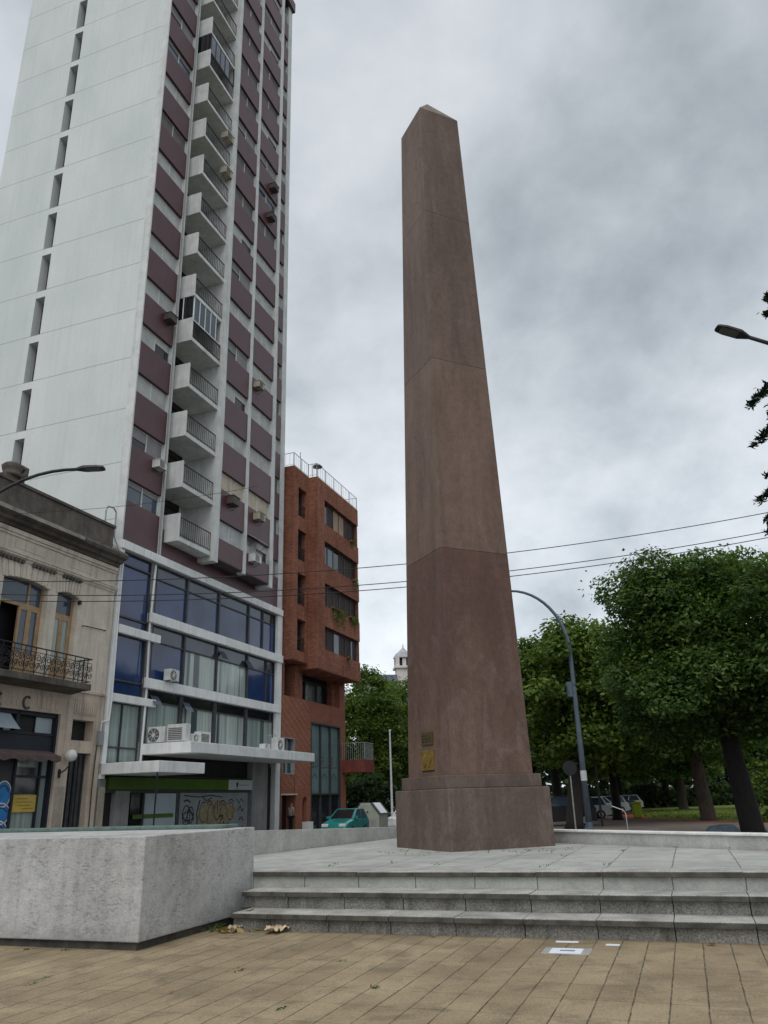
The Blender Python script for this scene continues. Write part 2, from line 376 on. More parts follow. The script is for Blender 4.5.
M['leafA'] = leaf_mat('plane_tree_leaves', (.016, .035, .011), (.052, .102, .024), (.155, .225, .055))
M['leafB'] = leaf_mat('yellow_green_leaves', (.026, .050, .011), (.076, .128, .023), (.18, .245, .045))
M['leafC'] = leaf_mat('dark_leaves', (.010, .020, .009), (.025, .048, .016), (.055, .10, .026))
M['needle'] = leaf_mat('dark_needles', (.004, .010, .008), (.009, .02, .013), (.02, .035, .02), .08)
M['bark'] = bark('dark_bark', (.019, .016, .014)); M['bark2'] = bark('grey_brown_bark', (.09, .07, .055))
M['stone_white'] = surf('white_church_render', (.62, .59, .54), .1, .5, .9, streak=.3)
M['slate'] = surf('slate_roof', (.09, .10, .13), .2, 1, .8)
M['dryleaf'] = leaf_mat('dry_leaves', (.10, .055, .02), (.24, .15, .055), (.40, .30, .13), .2)
M['rag'] = surf('beige_crumpled_paper', (.52, .40, .27), .25, 12, .9)
M['skin'] = surf('skin', (.42, .26, .19), .08, 6, .55, bmp=0)
M['hair'] = surf('light_brown_hair', (.15, .09, .05), .3, 20, .6)
M['shirt'] = surf('speckled_pale_blouse', (.42, .36, .36), .6, 26, .85, bmp=0)
M['trousers'] = surf('black_trousers', (.015, .015, .018), .3, 8, .85, bmp=0)
M['cable'] = surf('black_cable', (.015, .015, .017), .2, 9, .6, bmp=0)

# ------------------------------------------------------------------ mesh helpers
class MB:
    """collects geometry in (u, v, z); y = -v when flip"""
    def __init__(s, flip=False): s.v = []; s.f = []; s.flip = flip
    def add(s, vs, fs):
        b = len(s.v); s.v += [(x, -y if s.flip else y, z) for x, y, z in vs]; s.f += [tuple(b+i for i in f) for f in fs]; return s
    def box(s, x0, x1, y0, y1, z0, z1):
        return s.add([(x0, y0, z0), (x1, y0, z0), (x1, y1, z0), (x0, y1, z0), (x0, y0, z1), (x1, y0, z1), (x1, y1, z1), (x0, y1, z1)],
                     [(0, 3, 2, 1), (4, 5, 6, 7), (0, 1, 5, 4), (1, 2, 6, 5), (2, 3, 7, 6), (3, 0, 4, 7)])
    def prism(s, pts, h0, h1, axis='z'):
        """closed polygon extruded along an axis; pts are the two other coordinates in order"""
        n = len(pts)
        def p(a, b, h): return {'z': (a, b, h), 'y': (a, h, b), 'x': (h, a, b)}[axis]
        vs = [p(a, b, h0) for a, b in pts]+[p(a, b, h1) for a, b in pts]
        return s.add(vs, [tuple(range(n))[::-1], tuple(range(n, 2*n))]+[(i, (i+1) % n, n+(i+1) % n, n+i) for i in range(n)])
    def frustum(s, h0, h1, z0, z1):
        return s.add([(-h0, -h0, z0), (h0, -h0, z0), (h0, h0, z0), (-h0, h0, z0), (-h1, -h1, z1), (h1, -h1, z1), (h1, h1, z1), (-h1, h1, z1)],
                     [(0, 3, 2, 1), (4, 5, 6, 7), (0, 1, 5, 4), (1, 2, 6, 5), (2, 3, 7, 6), (3, 0, 4, 7)])
    def tube(s, pts, r, n=8, close=True):
        """swept tube through points, r a number or a list"""
        pts = [Vector(p) for p in pts]; rs = r if isinstance(r, (list, tuple)) else [r]*len(pts)
        vs = []; fs = []; ref = None
        for i, p in enumerate(pts):
            t = (pts[min(i+1, len(pts)-1)]-pts[max(i-1, 0)]).normalized()
            if ref is None: ref = Vector((0, 0, 1)) if abs(t.z) < .9 else Vector((1, 0, 0))
            a = t.cross(ref).normalized(); b = a.cross(t).normalized(); ref = b
            for k in range(n):
                w = 2*pi*k/n; q = p+(a*cos(w)+b*sin(w))*rs[i]; vs.append(tuple(q))
        for i in range(len(pts)-1):
            for k in range(n): fs.append((i*n+k, i*n+(k+1) % n, (i+1)*n+(k+1) % n, (i+1)*n+k))
        if close: fs.append(tuple(range(n))[::-1]); fs.append(tuple((len(pts)-1)*n+k for k in range(n)))
        return s.add(vs, fs)
    def lathe(s, prof, c=(0, 0, 0), n=16):
        vs = []; fs = []
        for r, z in prof:
            for k in range(n): vs.append((c[0]+r*cos(2*pi*k/n), c[1]+r*sin(2*pi*k/n), c[2]+z))
        for i in range(len(prof)-1):
            for k in range(n): fs.append((i*n+k, i*n+(k+1) % n, (i+1)*n+(k+1) % n, (i+1)*n+k))
        fs.append(tuple(range(n))[::-1]); fs.append(tuple((len(prof)-1)*n+k for k in range(n)))
        return s.add(vs, fs)
    def ribbon(s, pts, w, y):
        """flat brush stroke in the x-z plane at depth y"""
        vs = []; fs = []
        for i, (x, z) in enumerate(pts):
            x0, z0 = pts[max(0, i-1)]; x1, z1 = pts[min(len(pts)-1, i+1)]
            d = math.hypot(x1-x0, z1-z0) or 1; nx, nz = -(z1-z0)/d, (x1-x0)/d
            vs += [(x+nx*w/2, y, z+nz*w/2), (x-nx*w/2, y, z-nz*w/2)]
        for i in range(len(pts)-1): fs.append((2*i, 2*i+1, 2*i+3, 2*i+2))
        return s.add(vs, fs)
    def build(s, name, mat, parent=None, bevel=0, smooth=False, label=None):
        me = bpy.data.meshes.new(name); me.from_pydata(s.v, [], s.f)
        bm = bmesh.new(); bm.from_mesh(me); bmesh.ops.recalc_face_normals(bm, faces=bm.faces); bm.to_mesh(me); bm.free()
        if smooth:
            for p in me.polygons: p.use_smooth = True
        for mm in (mat if isinstance(mat, list) else [mat]): me.materials.append(mm)
        o = bpy.data.objects.new(name, me); COL.objects.link(o)
        if parent: o.parent = parent
        if bevel:
            b = o.modifiers.new('bevel', 'BEVEL'); b.width = bevel; b.segments = 2; b.limit_method = 'ANGLE'
        if label: o['label'] = label
        return o
def F(): return MB(True)
def tag(o, label=None, cat=None, group=None, kind=None):
    if label: o['label'] = label
    if cat: o['category'] = cat
    if group: o['group'] = group
    if kind: o['kind'] = kind
    return o
def empty(name, loc=(0, 0, 0), rot=0, label=None, cat=None, group=None):
    o = bpy.data.objects.new(name, None); COL.objects.link(o); o.location = loc; o.rotation_euler = (0, 0, rot); o.empty_display_size = .3
    return tag(o, label, cat, group)
def facade_root(name, u=0, v=0, z=0, label=None, cat=None, group=None, rot=0):
    return empty(name, en(E0+u, N0+v, z), STREET_ROT+rot, label, cat, group)
def grid_root(name, label=None, cat=None, e=0, n=0, z=0):
    return empty(name, en(e, n, z), STREET_ROT, label, cat)
def dup(o, parent=None, loc=None):
    c = o.copy(); COL.objects.link(c); c.parent = parent
    if loc is not None: c.location = loc
    for ch in list(o.children): dup(ch, c)
    return c
def leaf_object(name, pos, nrm, size, mat, parent=None, aspect=.55):
    n = len(pos); pos = np.asarray(pos, float); nrm = np.asarray(nrm, float)
    nrm /= np.linalg.norm(nrm, axis=1, keepdims=True)+1e-9
    r = RNG.normal(size=(n, 3)); a = np.cross(nrm, r); a /= np.linalg.norm(a, axis=1, keepdims=True)+1e-9
    b = np.cross(nrm, a); s = np.asarray(size, float)*np.ones(n)
    s = (s*RNG.uniform(.65, 1.3, n))[:, None]
    v = np.stack([pos-a*s*.5, pos+b*s*aspect*.5-nrm*s*.08, pos+a*s*.5, pos-b*s*aspect*.5-nrm*s*.08], 1).reshape(-1, 3)
    me = bpy.data.meshes.new(name); me.vertices.add(4*n); me.vertices.foreach_set('co', v.ravel())
    me.loops.add(4*n); me.loops.foreach_set('vertex_index', np.arange(4*n, dtype=np.int32))
    me.polygons.add(n); me.polygons.foreach_set('loop_start', np.arange(0, 4*n, 4, dtype=np.int32)); me.polygons.foreach_set('loop_total', np.full(n, 4, dtype=np.int32))
    me.update(calc_edges=True); me.validate(); me.materials.append(mat)
    o = bpy.data.objects.new(name, me); COL.objects.link(o)
    if parent: o.parent = parent
    return o

# ------------------------------------------------------------------ camera, sky, sun
F_PX, PITCH, ROLL = 782.63, radians(20.197), radians(-1.717)
fw = Vector((0, cos(PITCH), sin(PITCH))); up0 = Vector((0, -sin(PITCH), cos(PITCH))); rt0 = Vector((1, 0, 0))
rt = rt0*cos(ROLL)+up0*sin(ROLL); up = -rt0*sin(ROLL)+up0*cos(ROLL)
cam = bpy.data.cameras.new('camera'); co = bpy.data.objects.new('camera', cam); COL.objects.link(co)
cam.sensor_fit = 'VERTICAL'; cam.sensor_height = 36; cam.lens = F_PX/1024*36; cam.clip_end = 4000; cam.clip_start = .05
co.matrix_world = Matrix(((rt.x, up.x, -fw.x, 0), (rt.y, up.y, -fw.y, 0), (rt.z, up.z, -fw.z, 1.5), (0, 0, 0, 1)))
sc.camera = co
SUN_EL, SUN_AZ = radians(52), radians(192)
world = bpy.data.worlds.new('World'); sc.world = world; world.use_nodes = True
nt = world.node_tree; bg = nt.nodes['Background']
sky = nt.nodes.new('ShaderNodeTexSky'); sky.sky_type = 'NISHITA'; sky.sun_disc = False
sky.sun_elevation = SUN_EL; sky.sun_rotation = SUN_AZ
geo = nt.nodes.new('ShaderNodeTexCoord').outputs['Generated']
dx, dy, dz = sep(nt, geo)
den = math_node(nt, 'ADD', math_node(nt, 'MAXIMUM', dz, 0.0), .55)
cv = nt.nodes.new('ShaderNodeCombineXYZ')
nt.links.new(math_node(nt, 'DIVIDE', dx, den), cv.inputs[0]); nt.links.new(math_node(nt, 'DIVIDE', dy, den), cv.inputs[1])
mp = nt.nodes.new('ShaderNodeMapping'); mp.inputs['Location'].default_value = (2.35, 0.7, 0); mp.inputs['Scale'].default_value = (1.7, 1.5, 1); nt.links.new(cv.outputs[0], mp.inputs[0])
c1 = noise(nt, mp.outputs[0], 1.45, 7, .5, .1)
c2 = noise(nt, mp.outputs[0], 3.8, 8, .58, .12)
cl = math_node(nt, 'ADD', math_node(nt, 'MULTIPLY', c1, .62), math_node(nt, 'MULTIPLY', c2, .38))
cl = math_node(nt, 'ADD', cl, math_node(nt, 'MULTIPLY', math_node(nt, 'MULTIPLY', dx, dz), -.22))
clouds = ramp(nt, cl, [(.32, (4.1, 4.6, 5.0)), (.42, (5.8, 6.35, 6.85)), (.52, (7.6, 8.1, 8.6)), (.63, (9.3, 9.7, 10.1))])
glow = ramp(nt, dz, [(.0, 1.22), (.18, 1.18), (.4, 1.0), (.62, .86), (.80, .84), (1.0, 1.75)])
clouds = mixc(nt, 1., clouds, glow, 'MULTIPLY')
# a thin overcast: most of the blue sky is hidden by the cloud sheet
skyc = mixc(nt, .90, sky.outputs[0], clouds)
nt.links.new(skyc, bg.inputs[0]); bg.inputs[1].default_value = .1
sun = bpy.data.lights.new('sun', 'SUN'); sun.energy = 1.25; sun.angle = radians(50); sun.color = (1, .97, .93)
so = bpy.data.objects.new('sun', sun); COL.objects.link(so)
sd = Vector((sin(SUN_AZ)*cos(SUN_EL), cos(SUN_AZ)*cos(SUN_EL), sin(SUN_EL)))
so.rotation_euler = sd.to_track_quat('Z', 'Y').to_euler()
sc.view_settings.view_transform = 'Standard'; sc.view_settings.look = 'None'; sc.view_settings.exposure = 0

# ------------------------------------------------------------------ the setting
def struct(name, mb, mat, rot=True):
    o = mb.build(name, mat)
    if rot: o.rotation_euler = (0, 0, STREET_ROT)
    o['kind'] = 'structure'; return o
ROADZ, PARKZ = -.25, -.20
struct('ground', F().add([(-1500, -1500, -.30), (2500, -1500, -.30), (2500, 1500, -.30), (-1500, 1500, -.30)], [(0, 1, 2, 3)]), M['ground'])
struct('road', F().add([(-60, -17.6, ROADZ), (260, -17.6, ROADZ), (260, -9.2, ROADZ), (-60, -9.2, ROADZ)], [(0, 1, 2, 3)])
       .add([(24.0, -9.2, ROADZ), (37, -9.2, ROADZ), (37, 60, ROADZ), (24.0, 60, ROADZ)], [(0, 1, 2, 3)]), M['asphalt'])
struct('pavement', F().box(-60, 260, -21.62, -17.75, -.29, -.10), M['sidewalk'])
struct('kerb', F().box(-60, 260, -17.745, -17.6, -.29, -.095), M['kerb'])
struct('park_ground', F().box(37, 260, -9.2, 90, -.29, PARKZ), M['parkpath'])
# plaza: ribbed tiles at the foot of the steps
struct('plaza_pavement', F().box(-14, 9.93, -9.15, 22, -.29, 0), M['tiles'])
struct('plaza_edge_pavement', F().box(9.93, 23.9, -9.15, 22, -.29, -.02), M['sidewalk'])
# raised terrace behind the steps: polygon of grid coordinates
LW0, LW1, LW2, RW1 = (10.9, -8.30), (20.45, -6.98), None, (9.2, 7.73)
terr = [(10.82, -5.98), (10.82, -8.25), LW1, (17.06, -2.61), (10.82, 5.62), ]
struct('terrace_floor', F().prism(terr, .02, .597, 'z'), M['slab'])
# lawn with a red earth border, far right
lawn_poly = [(54, 1.2), (60, -2.6), (80, -5.5), (110, -5.5), (110, 60), (42, 60), (44, 10)]
struct('lawn_ground', F().prism(lawn_poly, PARKZ-.05, PARKZ+.02, 'z'), M['lawn'])
bord = F()
for (a, b) in zip(lawn_poly[-1:]+lawn_poly[:3], lawn_poly[:4]):
    d = Vector((b[0]-a[0], b[1]-a[1], 0)); n_ = Vector((-d.y, d.x, 0)).normalized()
    p = [(a[0], a[1]), (b[0], b[1]), (b[0]+n_.x*-1.6, b[1]+n_.y*-1.6), (a[0]+n_.x*-1.6, a[1]+n_.y*-1.6)]
    bord.prism(p, PARKZ-.06, PARKZ+.012, 'z')
struct('red_earth_border', bord, M['redkerb'])
gp = []; 
for i in range(16000):
    e_ = random.uniform(44, 85); n_ = random.uniform(-5, 26)
    # inside test against the lawn polygon
    ins = False; j = len(lawn_poly)-1
    for k in range(len(lawn_poly)):
        a, b = lawn_poly[k], lawn_poly[j]
        if (a[1] > n_) != (b[1] > n_) and e_ < (b[0]-a[0])*(n_-a[1])/(b[1]-a[1])+a[0]: ins = not ins
        j = k
    if ins: gp.append(tuple(en(e_, n_, PARKZ+.07)))
gn_ = np.random.default_rng(3).normal(size=(len(gp), 3)); gn_[:, 2] *= .3
tag(leaf_object('lawn_grass', gp, gn_, .22, M['grass'], aspect=.35), 'green park lawn under the trees at right', 'grass', kind='stuff')

# ------------------------------------------------------------------ steps and walls
st = grid_root('terrace_steps', 'three grey stone steps running across the front of the terrace', 'steps')
joints = [-.34+.805*k for k in range(-8, 10)]
for k, (e0, z) in enumerate(((9.78, .2), (10.27, .4), (10.77, .6))):
    treads, ris, nos = F(), F(), F()
    jj = [(-5.70, -5.83, -5.95)[k]]+[j for j in joints if -5.3 < j < 6.0]+[6.3]
    for a, b in zip(jj[:-1], jj[1:]):
        dz_ = random.uniform(-.004, .004); de = random.uniform(-.006, .006)
        treads.box(e0+.035+de, e0+.60, a+.004, b-.004, z-.055, z+dz_)
        nos.box(e0+de, e0+.033+de, a+.004, b-.004, z-.06, z-.006+dz_)
        ris.box(e0+.07+de, e0+.5, a+.005, b-.005, z-.2 if k else -.01, z-.06)
    s_ = treads.build('step', M['tread'], st, bevel=.006)
    nos.build('nosing', M['nosing'], s_, bevel=.006); ris.build('riser', M['step'], s_, bevel=.004)
pl = grid_root('planter_wall', 'white painted concrete planter box with flaking paint left of the steps', 'planter')
PB = F().box(8.27, 10.86, -14, -5.98, .085, 1.185)
PB.build('planter_body', M['planter'], pl, bevel=.012)
F().box(8.33, 10.8, -14, -6.04, -.01, .084).build('planter_base', M['darkbase'], pl)
F().box(10.40, 10.855, -14, -6.25, 1.187, 1.235).build('rim', surf('green_painted_rim', (.10, .145, .125), .3, 6, .7), pl, bevel=.01)
wl = tag(F().prism([(10.86, -8.52), (20.62, -7.16), (20.45, -6.98), (10.86, -8.30)], -.2, .62, 'z').build('boundary_wall', M['lowwall']), 'long low grey wall along the left edge of the terrace', 'wall')
# this wall drops gently towards the far corner
me = wl.data
for v in me.vertices:
    if v.co.z > .3: v.co.z = 1.12 if v.co.x < 12 else .84
wl.rotation_euler = (0, 0, STREET_ROT)
wr = grid_root('boundary_wall', 'low pale wall with white top crossing behind the obelisk to the right', 'wall')
F().prism([(20.47, -6.96), (9.2, 7.90), (9.38, 8.04), (20.66, -6.96)], -.2, .80, 'z').build('wall_body', M['lowwall'], wr)
F().prism([(20.45, -6.99), (9.15, 7.88), (9.40, 8.08), (20.70, -6.99)], .803, .845, 'z').build('coping', M['wallcap'], wr, bevel=.01)

# ------------------------------------------------------------------ obelisk
ob = empty('obelisk', (1.552, 16.614, 0), radians(-64.77), 'tall tapering brown granite obelisk on a stepped plinth in the plaza', 'obelisk')
MB().box(-1.126, 1.126, -1.126, 1.126, .55, 1.663).build('plinth', M['granite'], ob, bevel=.02)
MB().box(-1.02, 1.02, -1.02, 1.02, 1.664, 1.904).build('plinth_step', M['granite'], ob, bevel=.015)
def hz(z): return .909+(.572-.909)*(z-1.904)/(18.783-1.904)
sh = MB()
for a, b in ((1.906, 6.398), (6.402, 10.9985), (11.0015, 15.303), (15.3055, 18.783)): sh.frustum(hz(a), hz(b), a, b)
sh.frustum(hz(6.3)-.015, hz(15.4)-.015, 6.3, 15.4)
sh.build('shaft', M['granite'], ob, bevel=.007)
MB().add([(-.572, -.572, 18.785), (.572, -.572, 18.785), (.572, .572, 18.785), (-.572, .572, 18.785), (0, 0, 19.72)], [(0, 3, 2, 1), (0, 1, 4), (1, 2, 4), (2, 3, 4), (3, 0, 4)]).build('cap', surf('cap_stone', (.17, .135, .115), .3, 3, .8), ob)
def plaque(x0, x1, z0, z1, mat, label, lines):
    y = -hz(z0)
    p = MB().box(x0, x1, y-.03, y+.06, z0, z1).build('plaque', mat, ob, bevel=.008, label=label)
    return p, y-.03
p, y = plaque(-.24, .22, 2.50, 2.75, M['bronze'], 'dark bronze plaque, upper one', 3)
r_ = MB()
for k in range(3): r_.box(-.20, .16-.05*k, y-.006, y+.004, 2.565+.055*k, 2.58+.055*k)
r_.build('lettering', M['ink'], p)
p, y = plaque(-.27, .24, 2.02, 2.40, M['gold'], 'golden bronze plaque, lower one', 5)
r_ = MB()
r_.prism([(-.12+.08*cos(t*pi/6), 2.21+.13*sin(t*pi/6)) for t in range(12)], y-.014, y+.002, 'y')
r_.prism([(.08+.06*cos(t*pi/6), 2.19+.12*sin(t*pi/6)) for t in range(12)], y-.012, y+.002, 'y')
r_.build('relief', M['gold'], p)
MB().box(-.27, .24, -hz(2.1)-.012, -hz(2.1)+.05, 2.0, 2.018).build('plaque_ledge', M['ink'], ob)

# ------------------------------------------------------------------ apartment tower with its shop podium
tw = facade_root('apartment_tower', label='tall white and maroon apartment tower with stacked balconies and a glazed podium', cat='building')
FL = 2.75; NF = 18; ZT = 66.0
def T(name, mb, mat, parent=tw, **k): return mb.build(name, mat, parent, **k)
core = F().box(.61, 2.5, -10.7, -.34, -.2, ZT-.5).box(2.5, 5.95, -10.7, -1.15, 12.3, ZT-.6).box(5.95, 12.3, -10.7, .55, 13.35, ZT-.6).box(12.3, 15.1, -10.7, -.30, 12.3, 63.3).box(2.5, 15.0, -10.7, -.32, -.2, 12.3)
T('core', core, M['dark'])
wf = F()
wf.box(0, .60, -6.35, -.31, -.2, ZT).box(0, .055, -.31, -.002, -.2, ZT).box(0, .60, -11.05, -6.97, -.2, ZT)
slot_z = [24.56+FL*k for k in range(-4, 15)]
zz = -.2
for s_ in slot_z:
    wf.box(.004, .60, -6.97, -6.35, zz, s_); zz = s_+2.33
wf.box(.004, .60, -6.97, -6.35, zz, ZT)
wf.box(.60, 15.2, -11.05, -10.75, -.2, 63.3)
T('side_wall', wf, M['white'])
T('corner_strip', F().box(-.025, 0, -.42, .0, 11.8, ZT), M['trim'])
for s_ in slot_z:
    T('slot_window', F().box(.52, .605, -6.965, -6.355, s_+.0, s_+2.325), M['brown_panel'])
# pilasters
T('pilaster', F().box(2.55, 2.80, -1.0, .03, 12.5, ZT), M['trim'], label='white pilaster with a pipe on it')
T('drain_pipe', F().tube([(2.58, .075, 12.55), (2.58, .075, ZT)], .04), M['pipe'])
T('pilaster', F().box(5.9, 6.36, -1.1, .90, 13.05, ZT), M['trim'])
T('pilaster', F().box(8.92, 9.20, .5, .90, 13.15, ZT), M['trim'])
T('pilaster', F().box(11.90, 12.28, -.3, .90, 13.1, ZT), M['trim'])
T('pilaster', F().box(14.66, 15.25, -10.7, .02, 12.5, 63.3), M['trim'])
T('roof_edge', F().box(12.4, 15.35, -11.0, .25, 63.3, 64.3), M['maroon'])
T('band_wall', F().box(.02, 14.66, -.30, -.02, 12.5, 13.9), M['maroon'])
T('soffit', F().box(6.36, 12.28, -.02, .84, 13.26, 13.298), M['soffit'])
T('recess_wall', F().box(2.80, 5.9, -1.14, -1.0, 13.0, ZT), M['trim'])
cols = [(.06, 2.55, 0.0), (6.36, 8.92, .85), (9.20, 11.90, .85), (12.28, 14.66, 0.0)]
sp0 = []; 
for ci, (a, b, vf) in enumerate(cols):
    low = {0: 12.52, 1: 13.30, 2: 13.30, 3: 13.85}[ci]
    sp0.append(T('spandrel_panel', F().box(a, b, vf-.3, vf, low, 14.42), M['maroon'], bevel=.01))
    p0 = T('spandrel_panel', F().box(a, b, vf-.3, vf, 15.47, 17.17), M['maroon'], bevel=.01)
    # window behind the panels: frame, with a shutter as its sub-part
    fr = F().box(a, b, vf-.30, vf-.24, 14.42, 15.47)
    m_ = (a+b)/2
    def win_variant(kind):
        w = T('window', F().box(a, b, vf-.30, vf-.20, 14.41, 15.46), M['dark_glass'] if kind != 'pale' else M['dusk_glass'])
        g = F().box(a+.05, b-.05, vf-.20, vf-.16, 15.42, 15.46).box(m_-.03, m_+.03, vf-.20, vf-.15, 14.42, 15.46).box(a, a+.05, vf-.20, vf-.15, 14.42, 15.46).box(b-.05, b, vf-.20, vf-.15, 14.42, 15.46)
        T('window_frame', g, M['trim'], w)
        s1 = F(); y0, y1 = vf-.2, vf-.165
        if kind == 'closed': s1.box(a+.05, m_-.03, y0, y1, 14.42, 15.46).box(m_+.03, b-.05, y0, y1, 14.42, 15.46); mt = M['shut_white']
        elif kind == 'half': s1.box(a+.05, m_-.03, y0, y1, 14.42, 15.46).box(m_+.03, b-.05, y0, y1, 15.05, 15.46); mt = M['shut_white']
        elif kind == 'left': s1.box(a+.05, m_-.03, y0, y1, 14.9, 15.46).box(m_+.03, b-.05, y0, y1, 14.42, 15.46); mt = M['shut_grey']
        elif kind == 'dim': s1.box(a+.05, m_-.03, y0, y1, 14.5, 15.46).box(m_+.03, b-.05, y0, y1, 14.42, 15.46); mt = M['shut_dim']
        elif kind == 'pale': s1.box(a+.05, b-.05, y0, y1, 15.2, 15.46); mt = M['shut_grey']
        else: s1.box(a+.05, m_-.03, y0, y1, 14.42, 15.46).box(m_+.03, b-.05, y0, y1, 14.42, 15.46); mt = M['shut_cream']
        T('roller_shutter', s1, mt, w); return w
    var = {k: win_variant(k) for k in ('closed', 'half', 'left', 'dim', 'pale', 'cream')}
    used = set()
    for k in range(NF):
        if k: 
            o = p0 if k == 1 else dup(p0, tw, (0, 0, FL*(k-1)))
        if k < 7: kk = random.choice(['closed', 'closed', 'closed', 'half', 'closed', 'left'])
        else: kk = random.choice(['closed', 'dim', 'dim', 'left', 'pale', 'left', 'half'])
        if ci == 0 and k == 0: kk = 'pale'
        if ci in (1, 2) and k == 1: kk = 'cream'
        if ci == 0 and k == 3: kk = 'half'
        if ci == 3: kk = random.choice(['pale', 'dim', 'left', 'closed'])
        if kk in used: dup(var[kk], tw, (0, 0, FL*k))
        else: var[kk].location = (0, 0, FL*k); used.add(kk)
    for kk, w in var.items():
        if kk not in used:
            for ch in list(w.children): bpy.data.objects.remove(ch)
            bpy.data.objects.remove(w)
# balconies: slab with a solid end panel and a bar railing
def rail_bars(mb, u0, u1, v, z0, z1, step=.115, r=.012):
    n = int((u1-u0)/step)
    for i in range(n+1):
        u = u0+(u1-u0)*i/n; mb.box(u-r, u+r, v-r, v+r, z0, z1)
    mb.box(u0-.01, u1, v-.022, v+.022, z1, z1+.04); mb.box(u0-.01, u1, v-.015, v+.015, z0+.05, z0+.075)
    return mb
bal = T('balcony', F().box(3.10, 5.90, -1.0, .74, 13.30, 13.52), M['trim'], bevel=.012)
T('end_panel', F().box(3.02, 3.11, -.99, .78, 13.27, 14.66), M['trim'], bal, bevel=.012)
T('railing', rail_bars(F(), 3.13, 5.88, .70, 13.58, 14.50, .17, .009), M['iron'], bal)
T('balcony_door', F().box(2.82, 5.3, -1.0, -.96, 13.53, 16.04), M['dark_glass'], bal)  # door widened up to the slab, its dark colour also painting recess shade
T('shaded_door_shutter', F().box(2.81, 5.32, -.955, -.90, 15.72, 16.04), M['brown_panel'], bal)  # shutter top, coloured dark to carry the shade at the door head
bals = [bal]+[dup(bal, tw, (0, 0, FL*k)) for k in range(1, NF)]
for k in (4, 11):
    g = F().box(3.16, 5.86, .68, .72, 14.58, 14.64)
    for i in range(6): g.box(3.16+.535*i, 3.21+.535*i, .67, .73, 14.62, 16.12)
    g.box(3.04, 3.10, -.4, -.34, 14.7, 16.1).box(3.04, 3.10, .1, .16, 14.7, 16.1)
    o = T('glazing_frame', g, M['podium' if k == 4 else 'frame_dark'], bals[k]); o.matrix_parent_inverse = Matrix()
    o2 = T('glazing', F().box(3.2, 5.3, .69, .705, 14.64, 16.1), M['dusk_glass'], bals[k]); 
    o3 = T('glazing', F().box(3.05, 3.09, -.8, .6, 14.71, 16.1), M['dark_glass'], bals[k])
# --- podium
pd_ = []
T('corner_pillar', F().box(-.05, .20, -.34, .06, 2.6, 12.1), M['podium'])
T('corner_pillar', F().box(14.66, 15.22, -.34, .08, -.1, 12.1), M['podium'])
T('ledge', F().box(-.05, 15.16, -.30, .16, 12.12, 12.5), M['podium'], bevel=.015)
T('ledge', F().box(2.30, 15.25, -.20, .16, 9.30, 9.74), M['podium'], bevel=.015)
T('ledge', F().box(2.30, 15.10, -.20, .16, 6.40, 6.83), M['podium'], bevel=.015)
T('ledge', F().box(.22, 3.18, -.20, .10, 8.47, 8.83), M['podium'], bevel=.015)
T('ledge', F().box(.22, 3.16, -.20, .10, 5.63, 5.95), M['podium'], bevel=.015)
T('canopy', F().box(2.5, 14.75, -.20, 2.45, 3.60, 4.05), M['podium'], bevel=.02, label='long white canopy on the right')
T('canopy', F().box(-.05, 3.2, -.20, 2.73, 2.75, 3.18), M['podium'], bevel=.02, label='short white canopy over the left entrance')
T('wall_strip', F().box(-.14, .36, -.36, -.0, -.1, 2.6).box(2.34, 2.72, -.3, -.06, 3.2, 12.1), M['podgrey'])
T('drain_pipe', F().tube([(2.45, .02, 3.2), (2.5, .02, 6.2), (2.38, .02, 9.0), (2.5, .02, 12.0)], .05), M['podium'])
T('drain_pipe', F().tube([(2.28, .0, 4.1), (2.22, .02, 7.0), (2.28, .0, 10.6)], .022), M['frame_dark'])
def pane(u0, u1, z0, z1, mat, trans=None, transmat='frame_dark'):
    """window: frame mesh, glass pane sub-part, hopper light above"""
    fr = F(); t = .05
    for a, b, c, d in ((u0, u0+t, z0, z1), (u1-t, u1, z0, z1), (u0+t, u1-t, z0, z0+t), (u0+t, u1-t, z1-t, z1)): fr.box(a, b, -.20, -.08, c, d)
    if trans: fr.box(u0+t, u1-t, -.20, -.09, trans-.03, trans+.03)
    w = T('window', fr, M['frame_dark'])
    T('pane', F().box(u0+t, u1-t, -.19, -.15, z0+t, (trans or z1)-t*.6), M[mat], w)
    if trans: T('hopper_pane', F().box(u0+t, u1-t, -.19, -.15, trans+.03, z1-t), M[transmat], w)
    return w
R1 = [2.75, 5.35, 8.3, 11.45, 14.62]
for i, (a, b) in enumerate(zip(R1[:-1], R1[1:])):
    pane(a+.04, b-.04 if i < 3 else 13.05, 9.75, 12.08, 'blue_glass' if i < 1 else 'slate_blue', 11.45, 'dusk_glass')
    pane(a+.04, b-.04 if i < 3 else 13.6, 6.84, 9.28, ['blue_glass', 'curtain', 'curtain', 'blue_glass'][i], 8.55, 'dusk_glass')
    pane(a+.04, b-.04, 4.06, 6.38, ['curtain2', 'curtain', 'curtain', 'curtain2'][i], 5.88, 'dark_glass')
    if i: T('mullion', F().box(a-.14, a+.14, -.21, -.06, 3.9, 6.39).box(a-.07, a+.07, -.21, -.06, 6.83, 9.29).box(a-.07, a+.07, -.21, -.06, 9.75, 12.1), M['frame_dark'])
pane(13.1, 14.62, 9.75, 12.08, 'blue_glass', 11.45, 'dark_glass'); pane(13.65, 14.62, 6.84, 9.28, 'blue_glass', 8.55, 'dark_glass')
pane(.20, 2.34, 8.84, 12.08, 'blue_glass', None); [T('mullion', F().box(.25, 2.29, -.15, -.06, z_, z_+.07), M['frame_dark']) for z_ in (9.2, 11.5)]
